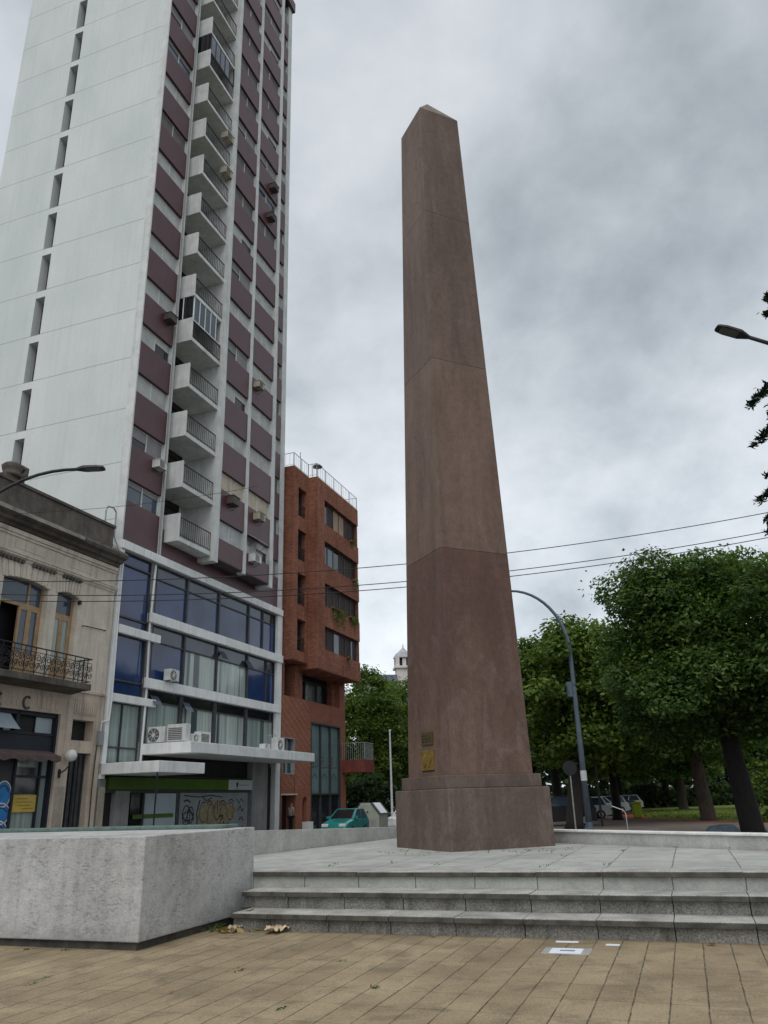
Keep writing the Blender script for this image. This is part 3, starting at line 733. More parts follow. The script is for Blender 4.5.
pane(.20, 2.34, 5.96, 8.46, 'blue_glass', None); T('mullion', F().box(.25, 2.29, -.15, -.06, 6.5, 6.57), M['frame_dark'])
pane(.20, 2.34, 3.19, 5.62, 'curtain2', None); T('mullion', F().box(.25, 2.29, -.15, -.06, 3.8, 3.86).box(1.1, 1.13, -.15, -.06, 3.2, 5.6), M['frame_dark'])
# hopper sashes tilted open
for u, z in ((8.35, 9.0), (5.4, 6.1), (11.1, 8.9), (2.9, 6.15)):
    T('hopper_sash', F().add([(u, -.07, z), (u+.6, -.07, z), (u+.6, .22, z-.42), (u, .22, z-.42)], [(0, 1, 2, 3)]), M['dusk_glass'])
T('canopy_post', F().tube([(.02, 2.62, -.1), (.0, 2.66, 2.75)], .035, 6), M['iron'])
# --- ground floor shop
T('shop_wall', F().box(.36, 14.66, -.34, -.30, -.1, 3.6), M['dark'])
T('shop_pillar', F().box(1.05, 1.95, -.30, .0, -.1, 2.15), M['podgrey'])
T('shop_pillar', F().box(12.15, 13.85, -.30, .03, -.1, 3.59), M['podgrey'])
T('lintel', F().box(.36, 12.10, -.30, -.01, 2.72, 2.76).box(.36, 12.1, -.3, -.02, 2.08, 2.19), M['frame_dark'])
fas = T('fascia', F().box(.55, 12.08, -.30, .05, 2.20, 2.68), M['green'])
sg = T('sign_panel', F().box(9.69, 12.08, .052, .065, 2.20, 2.68), M['signwhite'], fas)
T('emblem', F().prism([(10.42, 2.56), (10.62, 2.56), (10.62, 2.42), (10.52, 2.30), (10.42, 2.42)], .067, .072, 'y').box(10.48, 10.56, .067, .072, 2.24, 2.30), M['ink'], fas)
lt = F()
for i in range(9): lt.box(10.76+.105*i, 10.83+.105*i, .067, .071, 2.40, 2.45+(.03 if i in (0, 5) else 0))
T('lettering', lt, M['inkgrey'], fas)
T('door_panel', F().box(2.2, 2.95, -.30, -.12, -.1, 2.05), M['dark_glass'])
dg = T('glass_door', F().box(3.0, 5.36, -.30, -.06, -.1, 2.05), M['frost'])
T('door_stripe', F().box(2.3, 5.2, -.058, -.05, 1.05, 1.22), M['green'], dg)
[T('door_frame', F().box(a_, b_, -.2, -.03, -.1, 2.07), M['frame_dark'], dg) for a_, b_ in ((2.95, 3.03), (5.36, 5.62))]
shu = T('shop_shutter', F().box(5.62, 11.9, -.30, -.08, -.1, 2.07), M['metal_shut'])
blob = []
rb = random.Random(5)
for t in range(28):
    a = 2*pi*t/28; blob.append((8.9+(1.75+rb.uniform(-.15, .15))*cos(a), 1.12+(.62+rb.uniform(-.1, .1))*sin(a)))
T('graffiti_fill', F().add([(x, -.074, z) for x, z in blob], [tuple(range(28))]), M['spray_tan'], shu)
gf = F()
def stroke(pts, w=.07):
    # round the corners
    q = []
    for i in range(len(pts)-1):
        for t in (0, .33, .66): q.append((pts[i][0]*(1-t)+pts[i+1][0]*t, pts[i][1]*(1-t)+pts[i+1][1]*t))
    q.append(pts[-1]); gf.ribbon(q, w, -.069-.0006*len(gf.f) % .004)
def ring(cx, cz, rx, rz, a0=0, a1=2*pi, w=.06):
    gf.ribbon([(cx+rx*cos(a0+(a1-a0)*t/16), cz+rz*sin(a0+(a1-a0)*t/16)) for t in range(17)], w, -.070)
ring(6.25, 1.1, .3, .42); ring(6.6, 1.1, .26, .35); ring(6.42, 1.05, .42, .2); stroke([(5.9, 1.2), (6.2, .8), (6.5, 1.4), (6.9, .9)])
stroke([(7.35, 1.75), (7.12, 1.2), (7.22, .55), (7.38, .3)], .09); stroke([(7.9, .62), (8.15, .45), (8.35, .2)], .1)
stroke([(8.9, .3), (9.15, .7), (9.3, .35), (9.55, .72), (9.75, .4), (10.0, .68), (10.1, .4)], .08)
ring(8.2, 1.5, .22, .2, .3, 2.8); ring(9.4, 1.4, .3, .3, .6, 3.0); ring(10.2, 1.55, .25, .2, 0, 2.6); stroke([(8.9, 1.7), (8.95, 1.1)], .06); stroke([(9.1, 1.0), (9.5, 1.0), (9.3, .8)], .1)
stroke([(10.9, 1.2), (11.15, 1.45), (11.3, 1.15), (11.5, 1.3)]); stroke([(11.0, .75), (11.3, .9), (11.5, .7)]); stroke([(6.0, 1.7), (6.3, 1.75), (6.55, 1.65)], .08); stroke([(5.9, .3), (6.2, .35), (6.6, .3), (6.9, .38)], .08)
stroke([(6.0, 1.95), (7.2, 1.88), (8.3, 1.95), (9.4, 1.86)], .05); stroke([(11.1, .3), (11.4, .42), (11.6, .3)], .06)
for (cx, cz, rx, rz, a, b_) in ((7.7, 1.2, .35, .45, 1.2, 5.2), (8.35, 1.05, .30, .5, .2, 4.4), (8.9, 1.25, .28, .42, 2.0, 6.6), (9.5, 1.05, .33, .5, .5, 5.0), (10.15, 1.2, .3, .42, 3.2, 8.6)): ring(cx, cz, rx, rz, a, b_, .045)
stroke([(7.2, .35), (8.2, .28), (9.3, .36), (10.4, .26), (11.0, .4)], .05); stroke([(10.7, 1.8), (11.0, 1.55), (11.2, 1.8), (11.45, 1.6)], .05); stroke([(7.5, 1.9), (7.9, 1.7), (8.4, 1.85)], .05)
T('graffiti_lines', gf, M['spray_black'], shu)
for q_ in ((.4, 1.03, -.30, -.2, -.1, 2.1), (13.87, 14.64, -.30, -.2, -.1, 3.4)): T('dark_door_niche', F().box(*q_), M['dark'])  # left a door; right a flat dark box painting the shade of a niche

# ------------------------------------------------------------------ air conditioners (each its own thing)
def ac_unit(u, v, z, w, d, h, label, case='ac', face='v', fan=True, name='air_conditioner'):
    """box with fan ring or grille on the face that looks along +v or -u; stands on / hangs at (u, v, z) = centre of its foot"""
    r = facade_root(name, u, v, z, label, 'air conditioner', 'air conditioners on the tower')
    if face == 'u': r.rotation_euler.z += -pi/2
    F().box(-w/2, w/2, -d/2, d/2, .03, h).build('casing', M[case], r, bevel=.02)
    g = F()
    if fan:
        cx = -w*.14; R_ = min(h*.42, w*.33)
        g.tube([(cx, d/2+.004, h/2), (cx, d/2+.014, h/2)], R_, 20)
        g.build('fan_opening', M['grille'], r)
        hub = F()
        for k in range(8):
            a = k*pi/4; hub.tube([(cx+.05*cos(a), d/2+.02, h/2+.05*sin(a)), (cx+R_*cos(a+.5)*.9, d/2+.017, h/2+R_*sin(a+.5)*.9)], .012, 5)
        hub.tube([(cx, d/2+.014, h/2), (cx, d/2+.03, h/2)], R_*.28, 12); hub.build('fan_guard', M[case], r)
    else:
        n = 7
        for k in range(n): g.box(-w*.42, w*.30, d/2, d/2+.012, h*.14+k*h*.1, h*.14+k*h*.1+h*.055)
        g.build('grille', M['grille'], r)
    F().box(-w*.42, -w*.34, -d*.4, d*.4, 0, .03).box(w*.34, w*.42, -d*.4, d*.4, 0, .03).build('foot', M['frame_dark'], r)
    return r
ac_unit(2.75, .62, 4.05, .85, .34, .68, 'white air conditioner with round fan at the left end of the long canopy', face='u')
ac_unit(2.78, 1.62, 4.05, .95, .36, .74, 'white air conditioner with wide grille, second from left end of the long canopy', face='u', fan=False)
ac_unit(3.45, 1.95, 4.05, .55, .3, .36, 'small low white air conditioner right of the wide grille unit on the canopy')
ac_unit(4.75, 1.55, 4.05, .85, .35, .55, 'white air conditioner in the middle of the canopy near the left curtains', fan=False)
ac_unit(10.7, 1.5, 4.05, .6, .34, .34, 'low white air conditioner near the right end of the canopy')
ac_unit(12.75, 1.2, 4.05, .8, .38, .78, 'tall white air conditioner at the right end of the canopy beside its rack')
ac_unit(3.95, .26, 6.835, .74, .34, .54, 'white air conditioner with fan standing on the middle podium ledge at left')
rk = facade_root('equipment_rack', 11.9, 1.2, 4.05, 'thin grey pipe rack left of the tall air conditioner on the canopy', 'rack')
F().tube([(-.5, 0, 0), (-.5, 0, .8), (.55, 0, .95), (.55, 0, 0)], .02, 6).tube([(-.5, .3, 0), (-.5, .3, .8), (-.5, 0, .8)], .02, 6).build('rack_frame', M['pipe'], rk)
def window_ac(u, v, z, label, case='ac_tan', s=1.0):
    r = facade_root('air_conditioner', u, v, z, label, 'air conditioner', 'air conditioners on the tower')
    F().box(-.31*s, .31*s, -.12, .34, -.18*s, .20*s).build('casing', M[case], r, bevel=.015)
    g = F()
    for k in range(5): g.box(-.27*s, .10*s, .342, .352, -.13*s+k*.06*s, -.10*s+k*.06*s)
    g.build('grille', M['grille'], r); F().box(-.33*s, .33*s, -.1, .38, .202*s, .222*s).build('rain_cover', M[case], r)
    [F().tube([(x_, .3, -.18*s), (x_, -.1, -.42)], .015, 5).build('bracket', M['frame_dark'], r) for x_ in (-.25, .25)]
window_ac(1.98, .06, 16.8, 'white window air conditioner beside the drain pipe on the lowest maroon panels', 'ac')
window_ac(1.95, .06, 25.0, 'dark window air conditioner beside the drain pipe, left of the glazed balcony', 'ac_dark')
window_ac(7.35, .92, 16.7, 'dark brown window air conditioner on the maroon column right of the balconies', 'ac_dark', 1.15)
window_ac(10.25, .92, 16.75, 'tan window air conditioner level with the dark one, on the third maroon column', 'ac_tan', 1.1)
window_ac(9.75, .92, 24.95, 'tan window air conditioner high on the third maroon column above the brick roof', 'ac_tan')
window_ac(9.9, .92, 14.2, 'white window air conditioner lowest on the tower under the awning', 'ac', 1.2)
window_ac(11.0, .92, 40.9, 'black window air conditioner, highest on the third maroon column', 'ac_dark')
window_ac(10.7, .92, 38.2, 'grey window air conditioner just below the black one high up the tower', 'ac_dark')
window_ac(5.55, .6, 37.5, 'dusty air conditioner hung by the pilaster at the seventh visible balcony down', 'ac_tan', 1.2)
window_ac(5.50, .6, 40.2, 'dusty air conditioner hung by the pilaster at the sixth visible balcony down', 'ac_tan', 1.2)
aw = facade_root('window_awning', 9.55, .86, 15.35, 'small grey window awning above the lowest white air conditioner', 'awning')
F().add([(-.15, 0, .2), (1.2, 0, .2), (1.2, .55, -.15), (-.15, .55, -.15), (-.15, 0, .16), (1.2, 0, .16), (1.2, .55, -.19), (-.15, .55, -.19)], [(0, 1, 2, 3), (7, 6, 5, 4), (3, 2, 6, 7), (0, 3, 7, 4), (1, 5, 6, 2)]).build('awning_sheet', M['pipe'], aw)
F().tube([(-.1, .5, -.17), (-.1, .0, -.5)], .014, 5).tube([(1.15, .5, -.17), (1.15, .0, -.5)], .014, 5).build('awning_arm', M['iron'], aw)

# ------------------------------------------------------------------ old corner house
hs = facade_root('old_house', label='two storey tan plaster house with sooty cornice and iron balcony', cat='building')
def H(name, mb, mat, parent=hs, **k): return mb.build(name, mat, parent, **k)
UL, UR = -13.0, -.15
wins = [(-9.1, -7.0), (-6.1, -3.9), (-3.42, -2.25)]
wz0, wz1 = 5.98, 9.35
upper = F(); x = UL
for a, b in wins:
    upper.box(x, a, -.45, 0, 5.8, 11.2); x = b
upper.box(x, UR, -.45, 0, 5.8, 11.2)
for a, b in wins:
    # segmental arch head above each opening
    n = 8; c = (a+b)/2; w2 = (b-a)/2; rise = .12
    pts = [(a+(b-a)*i/n, wz1+rise*(1-((a+(b-a)*i/n-c)/w2)**2)) for i in range(n+1)]
    upper.prism([(a, 11.2)]+pts+[(b, 11.2)], -.45, -.001, 'y')
H('upper_wall', upper, M['plaster'])
gfw = F().box(UL, -8.6, -.45, 0, -.1, 5.8).box(-8.6, -2.52, -.45, 0, 4.86, 5.8).box(-2.52, -1.86, -.45, 0, -.1, 5.8)
gfw.box(-1.86, -.66, -.45, 0, 4.74, 5.8).box(-1.86, -.66, -.45, 0, 3.52, 3.97).box(-.66, UR, -.45, 0, -.1, 5.8)
H('lower_wall', gfw, M['plaster2'])
H('torn_posters', F().box(-2.42, -1.92, .001, .012, .1, 2.3), M['peel'])
H('torn_posters', F().box(-.12, .28, .063, .072, -.05, 2.3), M['peel'])
H('house_core', F().box(UL, UR-.05, -9, -.8, -.1, 12.2), M['dark'])
H('house_roof', F().box(UL, UR-.02, -9, -.3, 12.2, 12.3), M['cornice'])
H('house_side', F().box(UR-.05, UR-.01, -9, -.45, -.1, 12.2), M['plaster'])
H('parapet', F().box(UL, -.55, -.38, .0, 11.75, 12.85).box(UL, -.50, -.42, .06, 12.85, 12.98), M['cornice'], bevel=.015)
H('parapet_panel', F().box(UL, -.62, .001, .02, 11.95, 12.6), M['cornice'])
prof = [(0, 11.16), (.10, 11.20), (.14, 11.30), (.30, 11.34), (.34, 11.44), (.52, 11.50), (.55, 11.62), (.50, 11.74), (0, 11.80)]
H('cornice', F().prism(prof, UL, UR+.02, 'x'), M['cornice'])
H('cornice_face', F().box(UL, -2.9, .552, .568, 11.54, 11.68), M['corniceL'])
H('frieze_band', F().box(UL, UR-.02, .001, .10, 11.0, 11.15).box(UL, UR-.02, .001, .05, 10.9, 11.0), M['plaster'])
H('string_moulding', F().prism([(0, 10.05), (.03, 10.07), (.06, 10.15), (.11, 10.19), (.11, 10.24), (.14, 10.27), (.14, 10.33), (0, 10.36)], UL, UR-.02, 'x'), M['plaster'])
dn = F()
for k in range(60):
    u = UL+.18*k
    if u < -2.1 and (k % 9) < 7: dn.box(u, u+.10, .0, .12, 9.98, 10.12)
H('dentil_row', dn, M['cornice'])
for u0 in (-8.5, -5.8, -3.05): H('frieze_panel', F().box(u0, u0+1.5, .001, .015, 10.50, 10.80), M['plaster'])
for a, b in wins:
    n = 9; c = (a+b)/2; w2 = (b-a)/2; vs = F()
    for i in range(n):
        t0, t1 = i/n, (i+1)/n
        xa, xb = a-.1+(b-a+.2)*t0+.02, a-.1+(b-a+.2)*t1-.02
        za = wz1+.12*(1-min(1, ((xa+xb)/2-c)**2/w2**2))+.01
        sl = ((xa+xb)/2-c)*.12
        vs.prism([(xa, za), (xb, za), (xb+sl, 9.97), (xa+sl, 9.97)], .0, .03, 'y')
    H('arch_voussoir', vs, M['plaster'], bevel=.006)
def house_window(a, b, leaves, open_leaf):
    t = .09; z1 = wz1+.1; tr = 8.52
    fr = F().box(a, a+t, -.34, -.24, wz0, z1).box(b-t, b, -.34, -.24, wz0, z1).box(a+t, b-t, -.34, -.24, tr, tr+.12)
    w = H('window', fr, M['wood'])
    H('transom_pane', F().box(a+t, b-t, -.30, -.28, tr+.12, z1), M['dusk_glass'], w)
    n = leaves; wd = (b-a-2*t)/n
    for i in range(n):
        u0 = a+t+wd*i; u1 = u0+wd
        if i in open_leaf: continue
        lf = F().box(u0, u0+.10, -.31, -.23, wz0, tr).box(u1-.10, u1, -.31, -.23, wz0, tr).box(u0+.1, u1-.1, -.31, -.23, wz0, wz0+.85).box(u0+.1, u1-.1, -.31, -.23, tr-.1, tr)
        l = H('window_leaf', lf, M['wood'], w)
        H('pane', F().box(u0+.1, u1-.1, -.28, -.26, wz0+.85, tr-.1), M['dusk_glass'] if n > 2 else M['curtain2'], l)
    if n > 2: H('transom_bar', F().box(a+(b-a)*.66, a+(b-a)*.66+.09, -.33, -.24, tr+.12, z1), M['wood'], w)
house_window(-6.1, -3.9, 4, (0, 1)); house_window(-3.42, -2.25, 2, ()); house_window(-9.1, -7.0, 4, (1,))
# iron balcony
hb = H('balcony', F().box(-12, -1.95, -.02, .78, 5.74, 5.98).prism([(0, 5.62), (.5, 5.70), (.66, 5.738), (0, 5.738)], -11.9, -2.1, 'x'), M['cornice'], bevel=.02)
ir = F()
ir.box(-12, -1.98, .70, .74, 6.90, 6.94).box(-12, -1.98, .705, .735, 6.05, 6.075).box(-12, -1.98, .708, .732, 6.74, 6.76)
ir.box(-2.02, -1.98, .0, .74, 6.90, 6.94).box(-2.02, -1.98, .0, .74, 6.05, 6.075)
def scroll(cx, cz, r, turns=1.4, sgn=1, a0=0):
    pts = []
    for i in range(22):
        t = i/21; a = a0+sgn*turns*2*pi*t; rr = r*(1-.75*t)
        pts.append((cx+rr*cos(a), .72, cz+rr*sin(a)))
    ir.tube(pts, .014, 5)
u = -11.9
while u < -2.0:
    ir.box(u-.012, u+.012, .708, .732, 5.98, 6.92)
    k = 0
    for du, dz, r, s_ in ((.14, .22, .12, 1), (.36, .22, .12, -1), (.14, .50, .13, -1), (.36, .50, .13, 1)):
        scroll(u+du, 6.06+dz, r, 1.3, s_, k); k += 1.2
    ir.tube([(u+.05, .72, 6.08), (u+.2, .72, 6.4), (u+.30, .72, 6.4), (u+.45, .72, 6.72)], .014, 5)
    u += .5
for v in (.15, .35, .55): ir.box(-2.012, -1.988, v-.012, v+.012, 5.98, 6.92)
H('iron_railing', ir, M['iron'], hb)
H('string_course', F().box(-12.0, UR, .0, .05, 5.76, 5.84), M['plaster2'])
H('flute_panel', F().box(-1.84, -.62, .0, .03, 4.95, 4.98).box(-1.86, -1.80, .0, .02, 4.98, 5.5), M['plaster2'])
ft = F().box(-1.72, -.60, .0005, .003, 5.0, 5.5).box(-7.9, -2.6, .0005, .003, 4.96, 5.47)
for k in range(9): ft.box(-1.72+.13*k, -1.64+.13*k, .001, .022, 5.02, 5.48)
for k in range(22): ft.box(-7.9+.24*k, -7.76+.24*k, .001, .022, 4.98, 5.45) if not (-4.62 < -7.9+.24*k < -3.95) else None
H('fluted_panel', ft, M['plaster2'])
for cx in (-4.30, -5.62):
    g = F()
    n = 14; a0, a1 = radians(50), radians(310); pts = []
    outer = [(cx+.21*cos(a0+(a1-a0)*i/n), 5.12+.24*sin(a0+(a1-a0)*i/n)) for i in range(n+1)]
    inner = [(cx+.14*cos(a0+(a1-a0)*i/n), 5.12+.17*sin(a0+(a1-a0)*i/n)) for i in range(n+1)]
    for i in range(n): g.prism([outer[i], outer[i+1], inner[i+1], inner[i]], .0, .05, 'y')
    H('letter', g, M['frame_dark'])
# shopfront
sf = H('shopfront', F().box(-8.6, -2.52, -.40, -.34, -.1, 4.86), M['dark'])
H('fascia_panel', F().box(-8.55, -2.6, -.34, -.18, 3.52, 4.10), M['navy'], sf)
H('fascia_frame', F().box(-8.6, -2.52, -.34, -.14, 4.72, 4.86).box(-8.6, -2.52, -.34, -.14, 4.06, 4.14).box(-2.62, -2.52, -.34, -.1, .0, 4.8).box(-4.52, -4.40, -.34, -.14, 4.1, 4.8).box(-6.3, -6.2, -.34, -.14, 4.1, 4.8), M['navy'], sf)
H('transom_pane', F().box(-3.45, -2.64, -.30, -.27, 4.16, 4.70), M['frost'], sf)
H('transom_pane', F().box(-6.2, -4.6, -.30, -.27, 4.16, 4.70), M['dusk_glass'], sf)
H('tilted_sash', F().add([(-6.1, -.2, 4.72), (-4.8, -.2, 4.72), (-4.55, .12, 4.18), (-5.9, .12, 4.18)], [(0, 1, 2, 3)]), M['frost'], sf)
H('shop_glass', F().box(-4.28, -2.62, -.33, -.30, .15, 3.5), M['curtain2'], sf)
H('shop_door_frame', F().box(-3.05, -2.97, -.30, -.2, .0, 3.5).box(-4.30, -4.20, -.30, -.16, 0, 3.5).box(-4.2, -2.65, -.30, -.22, 2.6, 2.68).box(-4.2, -2.65, -.3, -.22, -.05, .2), M['navy'], sf)
H('dark_screen', F().box(-4.15, -2.95, -.295, -.25, 2.06, 2.95), M['dark_glass'], sf)
po = H('poster', F().box(-4.12, -3.02, -.24, -.225, 1.46, 2.02), M['yellow'], sf, label='yellow poster')
lt = F()
for k, (a, b) in enumerate(((-3.95, -3.45), (-4.0, -3.2), (-3.9, -3.3), (-3.7, -3.15))): lt.box(a, b, -.223, -.22, 1.89-.11*k, 1.91-.11*k)
H('poster_lettering', lt, surf('faded_print', (.20, .14, .04), .3, 9, .7, bmp=0), po)
rs = H('roller_shutter', F().box(-8.5, -4.30, -.34, -.22, -.1, 3.5), shutter_mat('dark_roller_shutter', (.05, .05, .055), .1), sf)
gb = F()
for (cx, cz, rx, rz) in ((-4.62, 2.05, .30, .38), (-4.65, 1.42, .38, .30), (-4.67, .8, .40, .36), (-5.6, 1.5, .4, .7), (-5.55, .6, .35, .4)):
    gb.add([(cx+rx*cos(2*pi*t/18), -.212, cz+rz*sin(2*pi*t/18)) for t in range(18)], [tuple(range(18))])
H('graffiti_fill', gb, M['spray_blue'], rs)
gf = F()
def ring2(cx, cz, rx, rz, w):
    gf.ribbon([(cx+rx*cos(2*pi*t/20), cz+rz*sin(2*pi*t/20)) for t in range(21)], w, -.205)
for (cx, cz, rx, rz) in ((-4.62, 2.05, .34, .42), (-4.65, 1.42, .42, .34), (-4.67, .8, .44, .40), (-5.6, 1.5, .44, .74)): ring2(cx, cz, rx, rz, .045)
H('graffiti_outline', gf, M['spray_white'], rs)
gf = F()
for (cx, cz, rx, rz) in ((-4.62, 2.05, .22, .28), (-4.65, 1.42, .28, .2), (-4.67, .8, .3, .25)): gf.ribbon([(cx+rx*cos(.3+1.2*pi*t/12), cz+rz*sin(.3+1.2*pi*t/12)) for t in range(13)], .035, -.2)
H('graffiti_lines', gf, M['spray_black'], rs)
av = F(); n = 26
for k in range(n):
    u0, u1 = -8.5+5.75*k/n, -8.5+5.75*(k+1)/n; d0 = .05*sin(k*1.7); d1 = .05*sin((k+1)*1.7)
    av.add([(u0, -.15, 3.52), (u1, -.15, 3.52), (u1, .42, 3.32), (u0, .42, 3.32), (u0, .44, 3.14+d0), (u1, .44, 3.14+d1)], [(0, 1, 2, 3), (3, 2, 5, 4)])
H('awning', av, M['awning'], sf)
H('niche_window', F().box(-1.84, -.68, -.44, -.40, 3.97, 4.74), M['dark'])
hd = H('door', F().box(-1.84, -.68, -.36, -.24, -.1, 3.5), M['frame_dark'], label='tall dark iron and glass door')
dr = F()
for k in range(5): dr.box(-1.78+.24*k, -1.75+.24*k, -.23, -.20, .8, 3.4)
dr.box(-1.84, -.68, -.23, -.19, .78, .86).box(-1.3, -1.22, -.235, -.18, -.1, 3.5); H('door_grille', dr, M['iron'], hd)
H('door_panel', F().box(-1.74, -1.34, -.24, -.22, .0, .72).box(-1.18, -.74, -.24, -.22, .0, .72), M['bark2'], hd)
H('meter_box', F().box(-2.24, -1.93, .0, .03, .35, .72), M['dark'])
H('meter_box', F().box(-.44, -.16, .0, .14, 3.85, 4.4), M['podgrey'])
H('conduit', F().tube([(-.30, .06, 4.4), (-.28, .06, 4.75), (.1, .10, 4.85), (.16, .10, 5.6), (.12, .1, 8.0), (.05, .12, 11.5)], .03, 6), M['podium'])
H('conduit', F().tube([(-.40, .03, 3.85), (-.46, .03, 2.2), (-.42, .03, .3)], .022, 6), M['bark2'])
wl_ = H('wall_lamp', F().tube([(-2.30, .0, 2.75), (-2.24, .2, 2.86), (-2.12, .3, 3.05), (-2.11, .3, 3.16)], .025, 6).box(-2.36, -2.24, -.0, .03, 2.6, 2.9), M['iron'])
gl = F(); gl.lathe([(.06, 0), (.17, .06), (.22, .18), (.22, .26), (.17, .38), (.06, .44)], (-2.11, .3, 3.16), 16); H('lamp_globe', gl, M['globe'], wl_, smooth=True)
H('wall_bracket', F().tube([(-1.91, .0, 8.33), (-1.91, .10, 8.33), (-.60, .10, 8.37), (-.60, .0, 8.37)], .02, 6), M['iron'])
H('insulator', F().box(-2.3, -2.2, .0, .12, 9.12, 9.28), M['iron'])
# carved ornament on the parapet, pipe hoop beside it
un = H('parapet_ornament', F().box(-6.7, -5.8, -.40, .02, 12.98, 13.10), M['cornice'])
g = F(); g.lathe([(.34, 0), (.40, .08), (.30, .16), (.36, .28), (.40, .42), (.30, .52), (.16, .56)], (-6.25, -.18, 13.10), 12); H('ornament_head', g, M['cornice'], un, smooth=True)
H('ornament_scroll', F().tube([(-6.1, .02, 13.1), (-5.86, .05, 13.3), (-5.84, .06, 13.52), (-6.05, .05, 13.55)], [.12, .13, .12, .08], 8), M['cornice'], un, smooth=True)
H('pipe_hoop', F().tube([(-.95, -.2, 12.95), (-.95, -.2, 13.6), (-.85, -.2, 13.82), (-.45, -.2, 13.86), (-.30, -.2, 13.7), (-.28, -.2, 12.6), (-.2, .1, 11.9)], .035, 8), M['pipe'])

# ------------------------------------------------------------------ brick apartment block
bk = facade_root('brick_building', label='orange brick apartment block with boxed out bays and roof railing', cat='building')
def B(name, mb, mat, parent=bk, **k): return mb.build(name, mat, parent, **k)
V1, V2 = .62, 1.25
B('core', F().box(15.55, 24.9, -11, -.7, -.1, 22.0), M['dark'])
lw = F().box(15.47, 15.66, -.7, 0, -.1, 7.52).box(15.66, 17.3, -.7, 0, 1.90, 3.06).box(15.66, 17.2, -.7, 0, 5.12, 7.52).box(17.2, 19.48, -.7, 0, 1.9, 7.52)
lw.box(17.42, 18.32, -.7, 0, -.1, 1.9).box(19.0, 19.48, -.7, 0, -.1, 1.9).box(19.48, 24.12, -.7, 0, 6.27, 7.52).box(24.12, 25.05, -.7, 0, -.1, 9.4)
B('lower_wall', lw, M['dbrick'])
B('upper_return', F().box(15.47, 15.62, -11, -.7, -.1, 22.1).box(24.9, 25.05, -11, -.72, -.1, 22.0), M['brick'])
# recessed floor
B('recess_wall', F().box(15.62, 24.12, -.98, -.75, 7.5, 9.5), M['brown_panel'])
for q_ in ((15.47, 15.75, -.7, -.0, 7.525, 9.5), (17.25, 18.25, -.7, -.03, 7.525, 9.5), (23.5, 24.12, -.7, -.3, 7.525, 9.4)): B('brick_pier', F().box(*q_), M['brick'])
w = B('window', F().box(18.26, 23.5, -.72, -.66, 7.53, 7.6).box(18.26, 23.5, -.72, -.66, 8.84, 8.92).box(19.9, 19.98, -.72, -.62, 7.6, 8.84).box(21.7, 21.78, -.72, -.62, 7.6, 8.84), M['frame_dark'])
B('pane', F().box(18.28, 19.9, -.74, -.70, 7.6, 8.84).box(21.78, 23.48, -.74, -.70, 7.6, 8.84), M['dark_glass'], w)
B('pane', F().box(19.98, 21.7, -.74, -.70, 7.6, 8.84), M['curtain'], w)
# bays
def bay(u0, u1, vf, holes, z0, z1, mat):
    """front wall with rectangular window holes per floor"""
    mb = F(); a, b = holes[0][0], holes[0][1]
    mb.box(u0, a, -.7, vf, z0, z1); 
    if b < u1: mb.box(b, u1, -.7, vf, z0, z1)
    z = z0
    for (_, _, h0, h1) in holes:
        mb.box(a, b, -.7, vf, z, h0); z = h1
    mb.box(a, b, -.7, vf, z, z1); return mb
h1 = [(16.13, 17.35, 10.2, 12.16), (16.13, 17.35, 13.1, 15.09), (16.13, 17.35, 15.99, 18.0), (16.13, 17.35, 18.93, 20.9)]
h2 = [(18.87, 24.78, 10.62, 12.13), (18.87, 24.78, 13.46, 15.0), (18.87, 24.78, 16.3, 17.9), (18.87, 24.78, 19.13, 20.84)]
B('left_bay', bay(15.47, 17.65, V1, h1, 9.6, 22.17, M['brick']), M['brick'])
B('right_bay', bay(17.655, 24.79, V2, h2, 9.3, 22.12, M['brick']), M['brick'])
ce = F(); z = 9.3
for (_, _, a, b) in h2: ce.box(24.79, 24.95, -.7, V2, z, a); z = b
ce.box(24.79, 24.95, -.7, V2, z, 22.12); B('bay_end', ce, M['brick'])
for (a, b, c, d) in h1:
    w = B('window', F().box(a, b, .2, .26, c, c+.07).box(a, b, .2, .26, d-.07, d).box(a, a+.06, .2, .26, c+.07, d-.07).box(b-.06, b, .2, .26, c+.07, d-.07).box(a, b, .21, .27, c+.85, c+.9), M['frame_dark'])
    B('pane', F().box(a+.06, b-.06, .16, .2, c, d), M['dark_glass'], w)
    g = F()
    for k in range(9): g.box(a+.08+.13*k, a+.10+.13*k, .5, .52, c, c+.85)
    g.box(a, b, .49, .53, c+.85, c+.88); B('railing', g, M['iron'], w)
for fi, (a, b, c, d) in enumerate(h2):
    vv = .95; fr = F().box(a, b, vv, vv+.05, c, c+.06).box(a, b, vv, vv+.05, d-.06, d)
    N_ = 6; wd = (b-a)/N_
    for k in range(N_+1): fr.box(a+wd*k-.03, a+wd*k+.03, vv-.02, vv+.06, c+.06, d-.06)
    w = B('window', fr, M['frame_dark'])
    for k in range(N_):
        mt = 'brown_panel'
        if fi == 3: mt = ['dark_glass', 'brown_panel', 'tan_shutter', 'tan_shutter', 'brown_panel', 'brown_panel'][k]
        if fi == 2: mt = ['dark_glass', 'dusk_glass', 'dark_glass', 'brown_panel', 'brown_panel', 'brown_panel'][k]
        if fi == 0: mt = ['brown_panel', 'brown_panel', 'dusk_glass', 'brown_panel', 'brown_panel', 'dusk_glass'][k]
        B('pane', F().box(a+wd*k+.03, a+wd*(k+1)-.03, vv-.01, vv+.03, c+.06, d-.06), M[mt], w)
    B('end_window', F().box(24.785, 24.90, -.2, .9, c, d), M['brown_panel'], w)
